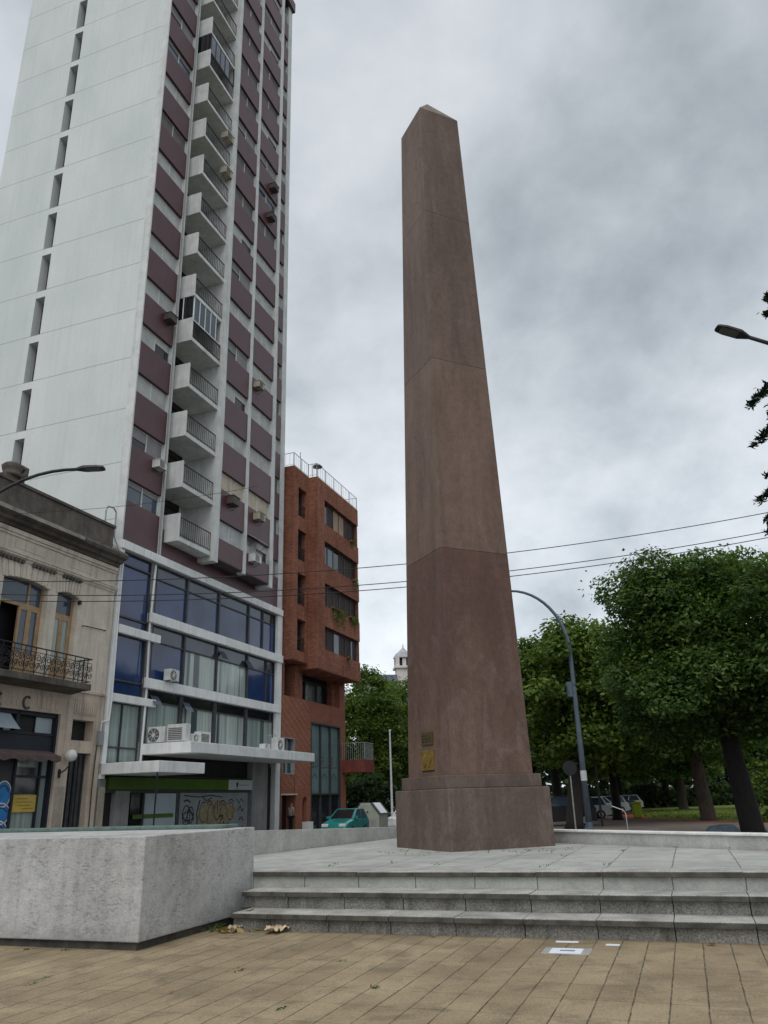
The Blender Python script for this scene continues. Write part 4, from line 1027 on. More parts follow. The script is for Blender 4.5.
B('bay_soffit', F().box(17.66, 24.94, -.68, V2-.02, 9.26, 9.298).box(15.48, 17.64, -.68, V1-.02, 9.56, 9.598), M['brick'])
# roof railing
rr = F()
def rail(p, q, zb=22.17, zt=23.1, n=None):
    p = Vector(p); q = Vector(q); L_ = (q-p).length; n = n or max(2, int(L_/1.2))
    for k in range(n+1):
        r = p.lerp(q, k/n); rr.box(r.x-.025, r.x+.025, r.y-.025, r.y+.025, zb, zt)
    m = max(3, int(L_/.3))
    for k in range(m+1):
        r = p.lerp(q, k/m); rr.box(r.x-.008, r.x+.008, r.y-.008, r.y+.008, zb+.1, zt)
    for z_ in (zt, zb+.1): rr.tube([(p.x, p.y, z_), (q.x, q.y, z_)], .025 if z_ == zt else .015, 6)
rail((15.5, -4, 0), (15.5, V1-.05, 0)); rail((15.5, V1-.05, 0), (17.7, V1-.05, 0)); rail((17.7, V1-.05, 0), (17.7, V2-.05, 0)); rail((17.7, V2-.05, 0), (24.85, V2-.05, 0), 22.12); rail((24.85, V2-.05, 0), (24.85, -4, 0), 22.1)
B('roof_railing', rr, M['rail_white'])
B('roof_slab', F().box(15.6, 24.8, -11, V1-.1, 22.0, 22.1), M['podgrey'])
ds = B('satellite_dish', F().tube([(18.0, 1.1, 22.1), (18.0, 1.1, 23.0)], .03, 6), M['pipe'])
g = F(); g.lathe([(.02, .16), (.20, .12), (.34, .0), (.36, .0), (.22, .16), (.02, .2)], (18.0, 1.1, 22.95), 18); o = B('dish', g, M['pipe'], ds, smooth=True)
B('antenna_mast', F().tube([(17.2, .2, 22.1), (17.2, .2, 23.9)], .02, 5), M['iron'])
# street level
gs = B('glazed_screen', F().box(19.48, 19.56, -.3, .03, -.1, 6.27).box(24.04, 24.12, -.3, .03, -.1, 6.27).box(19.56, 24.04, -.3, .03, 6.17, 6.27).box(21.02, 21.08, -.3, -.0, -.1, 6.17).box(22.55, 22.61, -.3, -.0, -.1, 6.17).box(19.56, 24.04, -.3, -.02, 1.92, 2.02), M['frame_dark'])
for a, b in ((19.56, 21.02), (21.08, 22.55), (22.61, 24.04)):
    B('pane', F().box(a, b, -.2, -.16, 2.02, 6.17), M['teal_glass'], gs); B('dark_pane', F().box(a, b, -.2, -.16, -.1, 1.92), M['dark_glass'], gs)
gf = F()
for u in (19.9, 21.4, 22.9):
    for z in (3.55, 3.95): gf.ribbon([(u, z), (u+.35, z), (u+.35, z+.25), (u, z+.25), (u, z)], .05, -.15)
    gf.ribbon([(u+.5, 3.6), (u+.9, 3.6), (u+.9, 4.2)], .05, -.15); gf.ribbon([(u+.1, 2.9), (u+.5, 3.2), (u+.9, 2.9)], .06, -.15)
B('painted_pattern', gf, M['dusk_glass'], gs)
w = B('window', F().box(15.66, 15.70, -.3, .02, 3.06, 5.12).box(17.14, 17.2, -.3, .02, 3.06, 5.12).box(15.72, 17.14, -.3, .02, 3.06, 3.12).box(15.72, 17.14, -.3, .02, 5.06, 5.12).box(16.4, 16.46, -.3, -.1, 3.12, 5.06), M['pipe'])
B('pane', F().box(15.72, 16.4, -.26, -.22, 3.12, 5.06).box(16.46, 17.14, -.26, -.22, 3.12, 5.06), M['dusk_glass'], w)
dw = B('doorway', F().box(15.66, 17.42, -.70, -.62, -.1, 1.9), M['dark']); B('door_lintel', F().box(15.5, 17.6, .001, .04, 1.92, 2.0), M['plaster'], dw)
ar = F(); ar.prism([(18.32, -.1), (19.0, -.1), (19.0, 1.5)]+[(18.66+.34*cos(pi*t/8), 1.5+.34*sin(pi*t/8)) for t in range(9)]+[(18.32, 1.5)], -.60, -.5, 'y'); B('arched_niche', ar, M['brown_panel'])
ar = F(); ar.prism([(18.32, 1.9), (18.32, 1.5)]+[(18.66-.34*cos(pi*t/8), 1.5+.34*sin(pi*t/8)) for t in range(9)]+[(19.0, 1.5), (19.0, 1.9)], -.5, -.003, 'y'); B('arch_head', ar, M['dbrick'])
B('utility_box', F().box(18.2, 18.9, .05, .45, -.1, .42), M['podium'])
bb = B('street_balcony', F().box(24.40, 26.2, .0, 1.66, 3.30, 4.10), surf('red_painted_render', (.20, .052, .042), .2, 2, .8, streak=.4), bevel=.015)
g = F(); 
for k in range(12): g.box(24.41, 24.43, .05+.145*k, .07+.145*k, 4.1, 5.18)
for k in range(13): g.box(24.42+.14*k, 24.44+.14*k, 1.61, 1.63, 4.1, 5.18)
g.box(24.40, 24.44, 0, 1.64, 5.18, 5.22).box(24.40, 26.2, 1.60, 1.64, 5.18, 5.22); B('railing', g, M['pipe'], bb)

# plants trailing from the brick bays
def trailing(u, z, n, drop, wid, label):
    c = en(E0+u, N0+V2+.1, z)
    r = empty('trailing_plant', c, STREET_ROT, label, 'plant', 'plants hanging from the brick bays')
    P = []; Nn = []
    for k in range(n):
        uu = random.uniform(-wid/2, wid/2); d = drop*random.random()**1.6*(.5+.5*abs(sin(uu*3+u)))
        P.append((uu, -random.uniform(-.02, .18), .12-d)); Nn.append((random.gauss(0, 1), -1, random.gauss(0, .6)))
    leaf_object('foliage', P, Nn, .13, M['leafB'], r)
    F().box(-wid/2, wid/2, -.12, .08, -.02, .10).build('plant_box', M['brick'], r)
trailing(21.0, 13.52, 420, 1.3, 2.2, 'long green plant trailing from the third window row of the brick block')
trailing(23.6, 13.50, 200, .7, 1.3, 'short green plant at the right end of the same brick sill')
trailing(24.0, 16.34, 90, .9, .6, 'thin dry plant on the brick corner two rows below the roof')
trailing(23.5, 19.16, 70, .5, .5, 'tiny brown plant under the tan shutters of the top row')
trailing(22.6, 10.6, 60, .9, .3, 'thin vine hanging below the lowest row of brick bay windows')

# ------------------------------------------------------------------ vehicles
def car(name, e, n, heading, paintmat, label, L=4.0, W=1.68, Hh=1.45, kind='hatch', group=None, z=ROADZ):
    """nose along local +x"""
    r = empty(name, en(e, n, z), STREET_ROT+heading, label, 'car', group)
    hl = L/2; hw = W/2
    if kind == 'hatch': prof = [(-hl, .45), (-hl, .78), (-hl+.08, .92), (-hl+.25, .96), (hl*.30, .94), (hl-.35, .80), (hl-.06, .66), (hl, .45)]
    elif kind == 'suv': prof = [(-hl, .5), (-hl, .95), (-hl+.1, 1.08), (hl*.32, 1.10), (hl-.2, 1.0), (hl, .85), (hl, .5)]
    else: prof = [(-hl, .48), (-hl, .85), (-hl+.1, .98), (-hl*.55, 1.0), (hl*.30, .95), (hl-.35, .82), (hl-.05, .68), (hl, .48)]
    body = MB()
    for (x0, z0), (x1, z1) in zip(prof[:-1], prof[1:]): pass
    # loft: five rows across the width give rounded flanks
    rows = [(-1.0, .0), (-.97, .06), (-.80, .10), (.80, .10), (.97, .06), (1.0, .0)]
    vs = []; fs = []; n_ = len(prof)
    low = [(x, .22+.06*(abs(x) > hl-.2)) for x, _ in prof]
    for f, dzz in rows:
        ww = f*hw
        for (x, zz_) in prof:
            k = 1-.10*max(0, (abs(x)-hl*.6)/(hl*.4))
            vs.append((x, ww*k, zz_-.10+dzz))
        for (x, zz_) in low: vs.append((x, ww*(1-.10*max(0, (abs(x)-hl*.6)/(hl*.4))), zz_))
    m_ = 2*n_
    for i in range(len(rows)-1):
        for k in range(n_-1):
            fs.append((i*m_+k, i*m_+k+1, (i+1)*m_+k+1, (i+1)*m_+k)); fs.append((i*m_+n_+k, (i+1)*m_+n_+k, (i+1)*m_+n_+k+1, i*m_+n_+k+1))
        fs.append((i*m_, (i+1)*m_, (i+1)*m_+n_, i*m_+n_)); fs.append((i*m_+n_-1, i*m_+2*n_-1, (i+1)*m_+2*n_-1, (i+1)*m_+n_-1))
    for i in (0, len(rows)-1):
        for k in range(n_-1): fs.append((i*m_+k, i*m_+n_+k, i*m_+n_+k+1, i*m_+k+1))
    body.add(vs, fs); body.build('body', paintmat, r, bevel=.03, smooth=False)
    zb = prof[3][1]-.06 if kind != 'suv' else 1.04
    xr0, xr1 = {'hatch': (-hl+.15, hl*.42), 'suv': (-hl+.1, hl*.40), 'sedan': (-hl*.72, hl*.40)}[kind]
    tr0, tr1 = {'hatch': (xr0+.35, xr1-.85), 'suv': (xr0+.18, xr1-.65), 'sedan': (xr0+.6, xr1-.8)}[kind]
    a, b = hw*.93, hw*.74
    def face(nm, pts, mat, off):
        q = [Vector(p) for p in pts]; nrm = (q[1]-q[0]).cross(q[2]-q[0]).normalized()
        MB().add([tuple(p+nrm*off) for p in q]+[tuple(p-nrm*off) for p in q], [(0, 1, 2, 3), (7, 6, 5, 4), (0, 4, 5, 1), (1, 5, 6, 2), (2, 6, 7, 3), (3, 7, 4, 0)]).build(nm, mat, r)
    MB().add([(xr0, -a, zb), (xr1, -a, zb), (xr1, a, zb), (xr0, a, zb), (tr0, -b, Hh), (tr1, -b, Hh), (tr1, b, Hh), (tr0, b, Hh)],
             [(0, 3, 2, 1), (4, 5, 6, 7), (0, 1, 5, 4), (1, 2, 6, 5), (2, 3, 7, 6), (3, 0, 4, 7)]).build('cabin', paintmat, r, bevel=.05)
    def lerp(p, q, t): return tuple(p[i]+(q[i]-p[i])*t for i in range(3))
    ws = [(xr1, -a, zb), (xr1, a, zb), (tr1, b, Hh), (tr1, -b, Hh)]
    def inset(q, s=.08, t0=.06, t1=.9):
        l0 = lerp(q[0], q[1], s); l1 = lerp(q[0], q[1], 1-s); u0 = lerp(q[3], q[2], s); u1 = lerp(q[3], q[2], 1-s)
        return [lerp(l0, u0, t0), lerp(l1, u1, t0), lerp(l1, u1, t1), lerp(l0, u0, t1)]
    face('windshield', inset(ws), M['dark_glass'], .006)
    face('rear_window', inset([(xr0, a, zb), (xr0, -a, zb), (tr0, -b, Hh), (tr0, b, Hh)]), M['dark_glass'], .006)
    for s_ in (-1, 1):
        q = [(xr0, s_*a, zb), (xr1, s_*a, zb), (tr1, s_*b, Hh), (tr0, s_*b, Hh)]
        if s_ > 0: q = [q[1], q[0], q[3], q[2]]
        i_ = inset(q, .06); mid = lerp(i_[0], i_[1], .5); midt = lerp(i_[3], i_[2], .5)
        face('side_window', [i_[0], lerp(i_[0], i_[1], .48), lerp(i_[3], i_[2], .48), i_[3]], M['dusk_glass'], .006)
        face('side_window', [lerp(i_[0], i_[1], .53), i_[1], i_[2], lerp(i_[3], i_[2], .53)], M['dusk_glass'], .006)
        MB().box(xr1-.32, xr1-.18, s_*(hw+.02)-.09, s_*(hw+.02)+.09, zb+.02, zb+.15).build('wing_mirror', paintmat, r, bevel=.02)
        MB().box(hl-.16, hl-.02, s_*hw*.62-.17, s_*hw*.62+.17, .58, .72).build('headlight', M['globe'], r, bevel=.02)
        MB().box(-hl-.012, -hl+.1, s_*hw*.70-.13, s_*hw*.70+.13, .66, .84).build('tail_light', M['redkerb'], r, bevel=.02)
        for xw in (-hl+.72, hl-.75):
            w_ = MB().tube([(xw, s_*(hw-.20), .30), (xw, s_*(hw+.005), .30)], .31, 20).build('wheel', M['rubber'], r, bevel=.03)
            MB().tube([(xw, s_*(hw-.01), .30), (xw, s_*(hw+.015), .30)], .19, 14).build('rim', M['alu'], w_)
    MB().box(-hl-.03, hl+.03, -hw*.86, hw*.86, .24, .42).build('bumper', paintmat, r, bevel=.04)
    return r
teal = paint('teal_car_paint', (.012, .20, .19)); whitep = paint('white_car_paint', (.62, .64, .66)); silver = paint('silver_car_paint', (.30, .32, .34)); blackp = paint('black_car_paint', (.010, .010, .012), .5, .0); bluep = paint('dark_blue_car_paint', (.03, .05, .10))
car('parked_car', 39.6, -16.6, pi, teal, 'teal hatchback parked at the kerb in front of the brick building', 3.2, 1.5, 1.40, 'hatch', 'cars parked along the kerb')
car('parked_car', 49.2, -16.4, pi, whitep, 'white car half hidden by the obelisk, just behind the waste container', 4.0, 1.66, 1.42, 'hatch', 'cars parked along the kerb')
car('parked_car', 55.5, -16.4, pi, silver, 'silver car last in the row behind the white car, left of the obelisk', 4.1, 1.66, 1.45, 'sedan', 'cars parked along the kerb')
car('parked_car', 50.0, -7.4, pi/2+.25, blackp, 'black off road car beside the obelisk plinth under the trees', 4.3, 1.8, 1.65, 'suv', 'cars parked under the trees', PARKZ)
for i, (e_, n_, pm, lb) in enumerate(((62, -7.6, whitep, 'white car behind the dark trunk right of the black off road car'), (69, -7.4, silver, 'silver car behind the arched street lamp pole'),
        (76, -7.2, whitep, 'white car right of the lamp pole under the trees'), (83, -7.0, bluep, 'dark blue car left of the lime green bin'), (92, -6.8, whitep, 'white car farthest back under the trees'))):
    car('parked_car', e_, n_, pi/2+.3, pm, lb, 4.2, 1.7, 1.48, 'sedan' if i % 2 else 'hatch', 'cars parked under the trees', PARKZ)
# waste container with sloping dark lids
wc = empty('waste_container', en(43.3, -16.65, ROADZ), STREET_ROT, 'cream street waste container with sloping dark lids between teal and white cars', 'waste container')
gp_ = [(-.74, .18), (.74, .18), (.78, 1.05), (.30, 1.60), (-.30, 1.60), (-.78, 1.05)]
F().prism(gp_, -.75, .75, 'x').build('container_body', M['cream'], wc, bevel=.04)
for s_ in (-1, 1):
    F().prism([(s_*.83, 1.05), (s_*.34, 1.645), (s_*.30, 1.61), (s_*.785, 1.03)], -.78, .78, 'x').build('lid', M['lid'], wc)
    F().tube([(-.765, s_*.12, 1.16), (-.755, s_*.12, 1.16)], .05, 10).build('eye_hole', M['dark'], wc)
F().box(-.76, -.752, .30, .62, .45, .80).build('sticker', M['pipe'], wc)
for a in (-.5, .5):
    for b in (-.55, .55): F().tube([(a, b-.04, .09), (a, b+.04, .09)], .09, 10).build('caster', M['rubber'], wc)
F().prism([(.80, 1.08), (.36, 1.615), (.37, 1.63), (.815, 1.095)], -.5, .5, 'x').build('lid_panel', M['podium'], wc)

# lime green bin under the trees
lb_ = empty('park_bin', en(61.8, -3.55, PARKZ), STREET_ROT+.2, 'lime green bin standing under the trees beside the path', 'bin')
F().box(-.3, .3, -.28, .28, .05, .98).build('bin_body', M['lime'], lb_, bevel=.03); F().box(-.33, .33, -.31, .31, .985, 1.08).build('bin_lid', M['lime'], lb_, bevel=.03)
F().box(-.25, -.15, -.25, .25, 0, .05).box(.15, .25, -.25, .25, 0, .05).build('bin_foot', M['frame_dark'], lb_)

# ------------------------------------------------------------------ street lamps, signs, cables
lp = empty('street_lamp', (9.96, 43, PARKZ), 0, 'tall blue grey street lamp with arched top right of the obelisk', 'street lamp')
pts = [(0, 0, 0), (0, 0, 4.5), (0, 0, 9.0)]; rad = [.17, .14, .11]
for t in range(1, 13):
    a = (pi/2)*t/12; pts.append((-3.0*(1-cos(a)), 0, 9.0+3.55*sin(a))); rad.append(.11-.045*t/12)
pts.append((-3.6, 0, 12.6)); rad.append(.06)
MB().tube(pts, rad, 12).build('pole', M['lamp_blue'], lp, smooth=True)
MB().box(-4.5, -3.55, -.16, .16, 12.5, 12.68).build('lamp_head', M['lamp_dark'], lp, bevel=.04)
MB().tube([(0, 0, 2.35), (0, 0, 2.85)], .165, 12).build('sticker', M['spray_white'], lp)
MB().box(-.42, -.12, -.14, .10, 6.6, 7.4).build('control_box', M['lamp_blue'], lp, bevel=.03)
MB().lathe([(.26, 0), (.26, .06), (.19, .1), (.18, .35)], (0, 0, 0), 12).build('pole_foot', M['lamp_blue'], lp)
def led_lamp(loc, rot, label, reach, tilt, pole_h, ex_=2.2):
    """pole standing on the ground, arm rising to a flat LED head; local +x points along the arm"""
    r = empty('street_lamp', (loc[0], loc[1], loc[2]), rot, label, 'street lamp')
    MB().tube([(0, 0, 0), (0, 0, pole_h)], [.11, .075], 10).build('pole', M['lamp_dark'], r, smooth=True)
    a = [(0, 0, pole_h-.05)]
    for t in range(1, 9):
        s_ = t/8; a.append((reach*s_, 0, pole_h-.05+tilt*(1-(1-s_)**ex_)))
    MB().tube(a, .045, 8).build('arm', M['lamp_dark'], r, smooth=True)
    ex, ez = a[-1][0], a[-1][2]; dx_, dz_ = a[-1][0]-a[-2][0], a[-1][2]-a[-2][2]; L_ = math.hypot(dx_, dz_); dx_ /= L_; dz_ /= L_
    def P_(l, w, h): return (ex+dx_*l-dz_*h, w, ez+dz_*l+dx_*h)
    hd = MB(); rings = [(-.06, .05, .03), (.05, .10, .05), (.16, .155, .06), (.50, .165, .05), (.66, .13, .035), (.70, .09, .02)]
    vs = []; fs = []
    for l, w, h in rings: vs += [P_(l, -w, -.03), P_(l, w, -.03), P_(l, w*.8, h), P_(l, -w*.8, h)]
    for i in range(len(rings)-1):
        for k in range(4): fs.append((4*i+k, 4*i+(k+1) % 4, 4*i+4+(k+1) % 4, 4*i+4+k))
    fs += [(0, 3, 2, 1), tuple(4*(len(rings)-1)+k for k in range(4))]
    h = hd.add(vs, fs).build('lamp_head', M['lamp_dark'], r, bevel=.012)
    MB().add([P_(.2, -.13, -.034), P_(.6, -.12, -.034), P_(.6, .12, -.034), P_(.2, .13, -.034), P_(.2, -.13, -.04), P_(.6, -.12, -.04), P_(.6, .12, -.04), P_(.2, .13, -.04)],
             [(0, 1, 2, 3), (7, 6, 5, 4), (0, 4, 5, 1), (1, 5, 6, 2), (2, 6, 7, 3), (3, 7, 4, 0)]).build('lens', M['lamp_lens'], h)
    return r
led_lamp((-10.88, 19.0, ROADZ), radians(3), 'dark arm street lamp reaching in from the left over the old house', 2.75, 1.32, 9.0)
led_lamp((11.55, 15.4, 0), pi+radians(0), 'dark flat street lamp head reaching in from the right edge beside the conifer', 3.2, 1.33, 9.87, 1.0)
# thin white pole by the trees left of the obelisk
tp = empty('flag_pole', (-.06, 62, PARKZ), 0, 'thin white pole in front of the trees left of the obelisk', 'pole')
MB().tube([(0, 0, 0), (0, 0, 6.6)], [.09, .06], 8).build('shaft', M['rail_white'], tp); MB().lathe([(.06, 0), (.1, .06), (.06, .14)], (0, 0, 6.6), 8).build('finial', M['rail_white'], tp)
MB().box(-.18, .18, -.18, .18, 0, .1).build('foot', M['pipe'], tp)
# park globe lamp
gl_ = empty('park_lamp', (11.5, 46.5, PARKZ), 0, 'park lamp with round white globe close to the arched lamp pole', 'street lamp')
MB().tube([(0, 0, 0), (0, 0, 4.75)], [.07, .05], 8).build('post', M['lamp_dark'], gl_)
g = MB(); g.lathe([(.08, -.26), (.2, -.2), (.27, -.05), (.27, .06), (.2, .21), (.08, .27)], (0, 0, 5.1), 16); g.build('globe', M['globe'], gl_, smooth=True)
MB().lathe([(.09, 0), (.12, .05), (.09, .1)], (0, 0, 4.75), 10).build('collar', M['lamp_dark'], gl_)
# round traffic sign seen from behind
ts = empty('traffic_sign', (8.62, 40, PARKZ), 0, 'back of a round traffic sign on a post beside the obelisk', 'traffic sign')
MB().tube([(0, 0, 0), (0, 0, 3.2)], .035, 8).build('post', M['pipe'], ts); MB().tube([(0, -.06, 2.9), (0, -.04, 2.9)], .34, 24).build('sign_disc', M['lamp_dark'], ts)
MB().box(-.2, .2, -.04, .03, 2.86, 2.94).build('clamp', M['pipe'], ts)
# thin bent white rail beyond the terrace wall
bp = empty('bent_pole', (7.16, 26, -.25), 0, 'thin bent white metal tube rising behind the terrace wall', 'pole')
MB().tube([(.04, 0, 0), (.03, 0, 1.15), (-.02, 0, 1.24), (-.38, 0, 1.38)], .011, 8).build('tube', M['rail_white'], bp, smooth=True)
MB().lathe([(.07, 0), (.07, .02), (.03, .04)], (.04, 0, 0), 10).build('foot', M['pipe'], bp)
# overhead cables: each a sagging wire strung across the street
def cable(p0, p1, sag, label, r=.014):
    p0, p1 = Vector(p0), Vector(p1); pts = []
    for i in range(61):
        t = i/60; p = p0.lerp(p1, t); p.z -= sag*4*t*(1-t); pts.append(tuple(p))
    tag(MB().tube(pts, r, 5).build('overhead_cable', M['cable']), label, 'cable', 'cables over the street')
cable((-20, 24, 8.93), (20, 24, 11.39), 1.66, 'highest black cable crossing in front of the tower and obelisk')
cable((-20, 24, 8.64), (20, 24, 10.78), 1.78, 'second black cable from the top, running behind the obelisk')
cable((-20, 24, 8.40), (20, 24, 10.54), 1.72, 'third black cable, paired just under the second')
cable((-14, 24.6, 10.9), (-4.6, 26.5, 12.4), .25, 'short thin wire over the old house roof towards the tower', .008)

# ------------------------------------------------------------------ trees
def tree(name, label, x, y, h, crown_c, crown_r, n_leaf, leaf, mat, trunk_r=.35, lean=(0, 0), nclump=60, group=None, barkm='bark', z0=PARKZ, seed=0, cat='tree', low=-.75, squash=.62):
    rg = np.random.default_rng(seed+101)
    r = empty(name, (x, y, z0), 0, label, cat, group)
    cx, cy, cz = crown_c; rx, ry, rz = crown_r
    # clump centres: mostly in the outer shell of the crown
    d = rg.normal(size=(nclump*3, 3)); d /= np.linalg.norm(d, axis=1, keepdims=True); d = d[d[:, 2] > low][:nclump]
    m = len(d)
    rr_ = rg.uniform(.40, 1.08, m)**.6
    C = np.stack([cx+d[:, 0]*rx*rr_, cy+d[:, 1]*ry*rr_, cz+d[:, 2]*rz*rr_], 1)
    R = rg.uniform(.09, .34, m)*min(rx, rz)
    w = R**2; w /= w.sum(); idx = rg.choice(m, n_leaf, p=w)
    q = rg.normal(size=(n_leaf, 3)); q /= np.linalg.norm(q, axis=1, keepdims=True)
    rad_ = rg.uniform(.2, 1, n_leaf)**.45
    # a few long stray shoots
    stray = rg.random(n_leaf) < .07; rad_[stray] *= rg.uniform(1.1, 1.5, stray.sum())
    P = C[idx]+q*(R[idx]*rad_)[:, None]*np.array([1.15, 1.15, squash])
    # loose filling leaves between the clumps
    fill = rg.random(n_leaf) < .30; nf = fill.sum(); qd = rg.normal(size=(nf, 3)); qd /= np.linalg.norm(qd, axis=1, keepdims=True); qd[:, 2] = np.maximum(qd[:, 2], low)
    P[fill] = np.array([cx, cy, cz])+qd*np.array([rx, ry, rz])*(rg.uniform(.45, .98, nf))[:, None]
    P[:, 2] -= .18*R[idx]*(np.abs(q[:, 0])+np.abs(q[:, 1]))
    Nn = q*.6+np.array([0, 0, .8])+rg.normal(size=(n_leaf, 3))*.5
    leaf_object('crown', P-np.array([0, 0, 0]), Nn, leaf, mat, r)
    # trunk with limbs reaching into the clumps
    tb = MB(); tx, ty = lean
    top = Vector((cx*.6+tx, cy*.6+ty, max(1.5, cz-rz*.45)))
    mid = Vector((top.x*.55, top.y*.55, top.z*.5))
    tb.tube([(0, 0, -.1), (top.x*.05, top.y*.05, .25), tuple(mid), tuple(top)], [trunk_r*1.45, trunk_r*1.08, trunk_r*.9, trunk_r*.72], 10)
    order = np.argsort(rg.random(m))[:min(m, 16)]
    for i in order:
        e = Vector(C[i]); s0 = top*.85+mid*.15
        k1 = s0.lerp(e, .45)+Vector((0, 0, .08*rz))
        tb.tube([tuple(s0), tuple(k1), tuple(e)], [trunk_r*.42, trunk_r*.24, trunk_r*.07], 6)
    tb.build('trunk', M[barkm], r, smooth=True)
    return r
G1 = 'trees in the park'
# the large tree at right: crown hangs low to the left
tree('plane_tree', 'largest leafy tree at right with thick dark leaning trunk', 13.45, 31.7, 11, (.35, 0, 7.15), (5.2, 4.6, 4.25), 130000, .20, M['leafA'], .40, (-.65, 0), 150, None, 'bark', seed=1, low=-.80)
specs = [
 # x, y, crown centre (rel), radii, leaves, leaf size, mat, trunk r, label
 (18.9, 50.5, (-.6, 0, 7.2), (5.2, 5, 4.6), 17000, .46, 'leafA', .42, 'grey brown trunked tree just left of the large dark trunk', 'bark2'),
 (9.55, 44.6, (1.5, 2.5, 7.2), (4.0, 4.5, 4.9), 16000, .42, 'leafB', .42, 'yellow green tree behind the arched lamp with black trunk beside the sign', 'bark'),
 (15.2, 57, (.0, 0, 6.6), (4.6, 5, 4.6), 12000, .48, 'leafB', .30, 'yellow green tree between the arched lamp and the large tree', 'bark'),
 (12.6, 63, (-.6, 0, 8.6), (3.9, 4.5, 5.2), 10000, .50, 'leafC', .36, 'taller dark tree whose tip shows just right of the obelisk', 'bark'),
 (19.2, 72, (0, 0, 7.0), (6, 5, 4.8), 9000, .60, 'leafC', .33, 'dark tree behind the lime green bin', 'bark'),
 (27.0, 78, (0, 0, 7.0), (6, 5, 4.8), 9000, .60, 'leafA', .4, 'mid green tree deep in the park with its trunk on the path', 'bark2'),
 (24.5, 90, (0, 0, 7.5), (6, 5, 5), 7000, .7, 'leafC', .4, 'dark tree far down the park path', 'bark'),
 (33.0, 62, (0, 0, 7.2), (6, 5, 4.4), 9000, .55, 'leafC', .4, 'dark tree behind the large trunk towards the right edge', 'bark'),
 (31.5, 96, (0, 0, 7.5), (7, 5, 5), 7000, .7, 'leafA', .4, 'mid green tree farthest back in the park at right', 'bark'),
 (40.0, 80, (0, 0, 7.5), (7, 5, 5), 7000, .7, 'leafC', .4, 'dark tree far right behind the light green bush', 'bark'),
 (14.4, 84, (0, 0, 7.5), (5, 5, 5), 7000, .65, 'leafC', .36, 'dark tree far behind the arched lamp pole', 'bark'),
]
for i, (x, y, cc, cr, nl, ls, mt, trr, lb, bk_) in enumerate(specs):
    tree('park_tree', lb, x, y, 0, cc, cr, int(nl*1.5), ls*.8, M[mt], trr, (.0, 0), 90, G1, bk_, seed=20+i, low=-.8)
# wall of trees left of the obelisk, beyond the brick building
for i, (x, y, cc, cr, nl, mt, lb) in enumerate((
  (-2.4, 74, (0, 0, 7.3), (3.7, 3.4, 6.2), 20000, 'leafB', 'mid green tree touching the right side of the brick building'),
  (.7, 80, (0, 0, 7.4), (3.9, 3.6, 6.2), 20000, 'leafB', 'light green tree between the white pole and the obelisk'),
  (-1.5, 92, (0, 0, 9.4), (4.2, 3.6, 7.0), 14000, 'leafB', 'taller green tree behind, its top left of the church tower'),
  (4.4, 84, (0, 0, 7.0), (3.8, 3.6, 5.6), 6000, 'leafA', 'green tree hidden mostly behind the obelisk'))):
    tree('street_tree', lb, x, y, 0, cc, cr, int(nl*1.3), .33, M[mt], .3, (0, 0), 85, 'trees left of the obelisk', 'bark', seed=60+i, low=-1.0)
# dark shrubs at their feet
for i, (x, y, s_, lb) in enumerate(((-3.6, 66, 1.5, 'dark shrub at the foot of the brick balcony'), (-1.5, 67, 1.4, 'dark spiky shrub left of the white pole'), (1.2, 68, 1.5, 'dark shrub right of the white pole behind the white car'))):
    tree('shrub', lb, x, y, 0, (0, 0, 1.5*s_*.8), (1.7*s_, 1.4, 1.3*s_), 3500, .32, M['leafC'], .06, (0, 0), 26, 'shrubs left of the obelisk', 'bark', seed=80+i, cat='shrub', low=-1)
tree('bush', 'light yellow green bush right of the large dark trunk', 22.3, 45.5, 0, (0, 0, 1.9), (3.0, 2.4, 2.0), 7000, .26, M['leafB'], .08, (0, 0), 40, None, 'bark', seed=90, cat='shrub', low=-1)
# far wood closing the view along the park: one mass
fw_r = np.random.default_rng(77); n_ = 42000
fx = fw_r.uniform(2, 120, n_); fy = 118+fw_r.normal(0, 4, n_)+.08*fx
top_ = 10.5+2.2*np.sin(fx*.31)+1.6*np.sin(fx*.83+1)
fz = PARKZ+top_*fw_r.random(n_)**.8
tag(leaf_object('far_wood', np.stack([fx, fy, fz], 1), fw_r.normal(size=(n_, 3))+np.array([0, -.6, .5]), 1.0, M['leafC']), 'dark wood closing the far end of the park', 'trees', kind='stuff')
hd_n = 16000; hx = fw_r.uniform(5.5, 60, hd_n); hy = 88+fw_r.normal(0, 1.0, hd_n)+.35*(hx-6); hz_ = PARKZ+fw_r.random(hd_n)*(2.0+.5*np.sin(hx*.7))
tag(leaf_object('far_shrubbery', np.stack([hx, hy, hz_], 1), fw_r.normal(size=(hd_n, 3))+np.array([0, -.6, .5]), .6, M['leafC']), 'dark shrubbery massed behind the park trees', 'shrubs', kind='stuff')
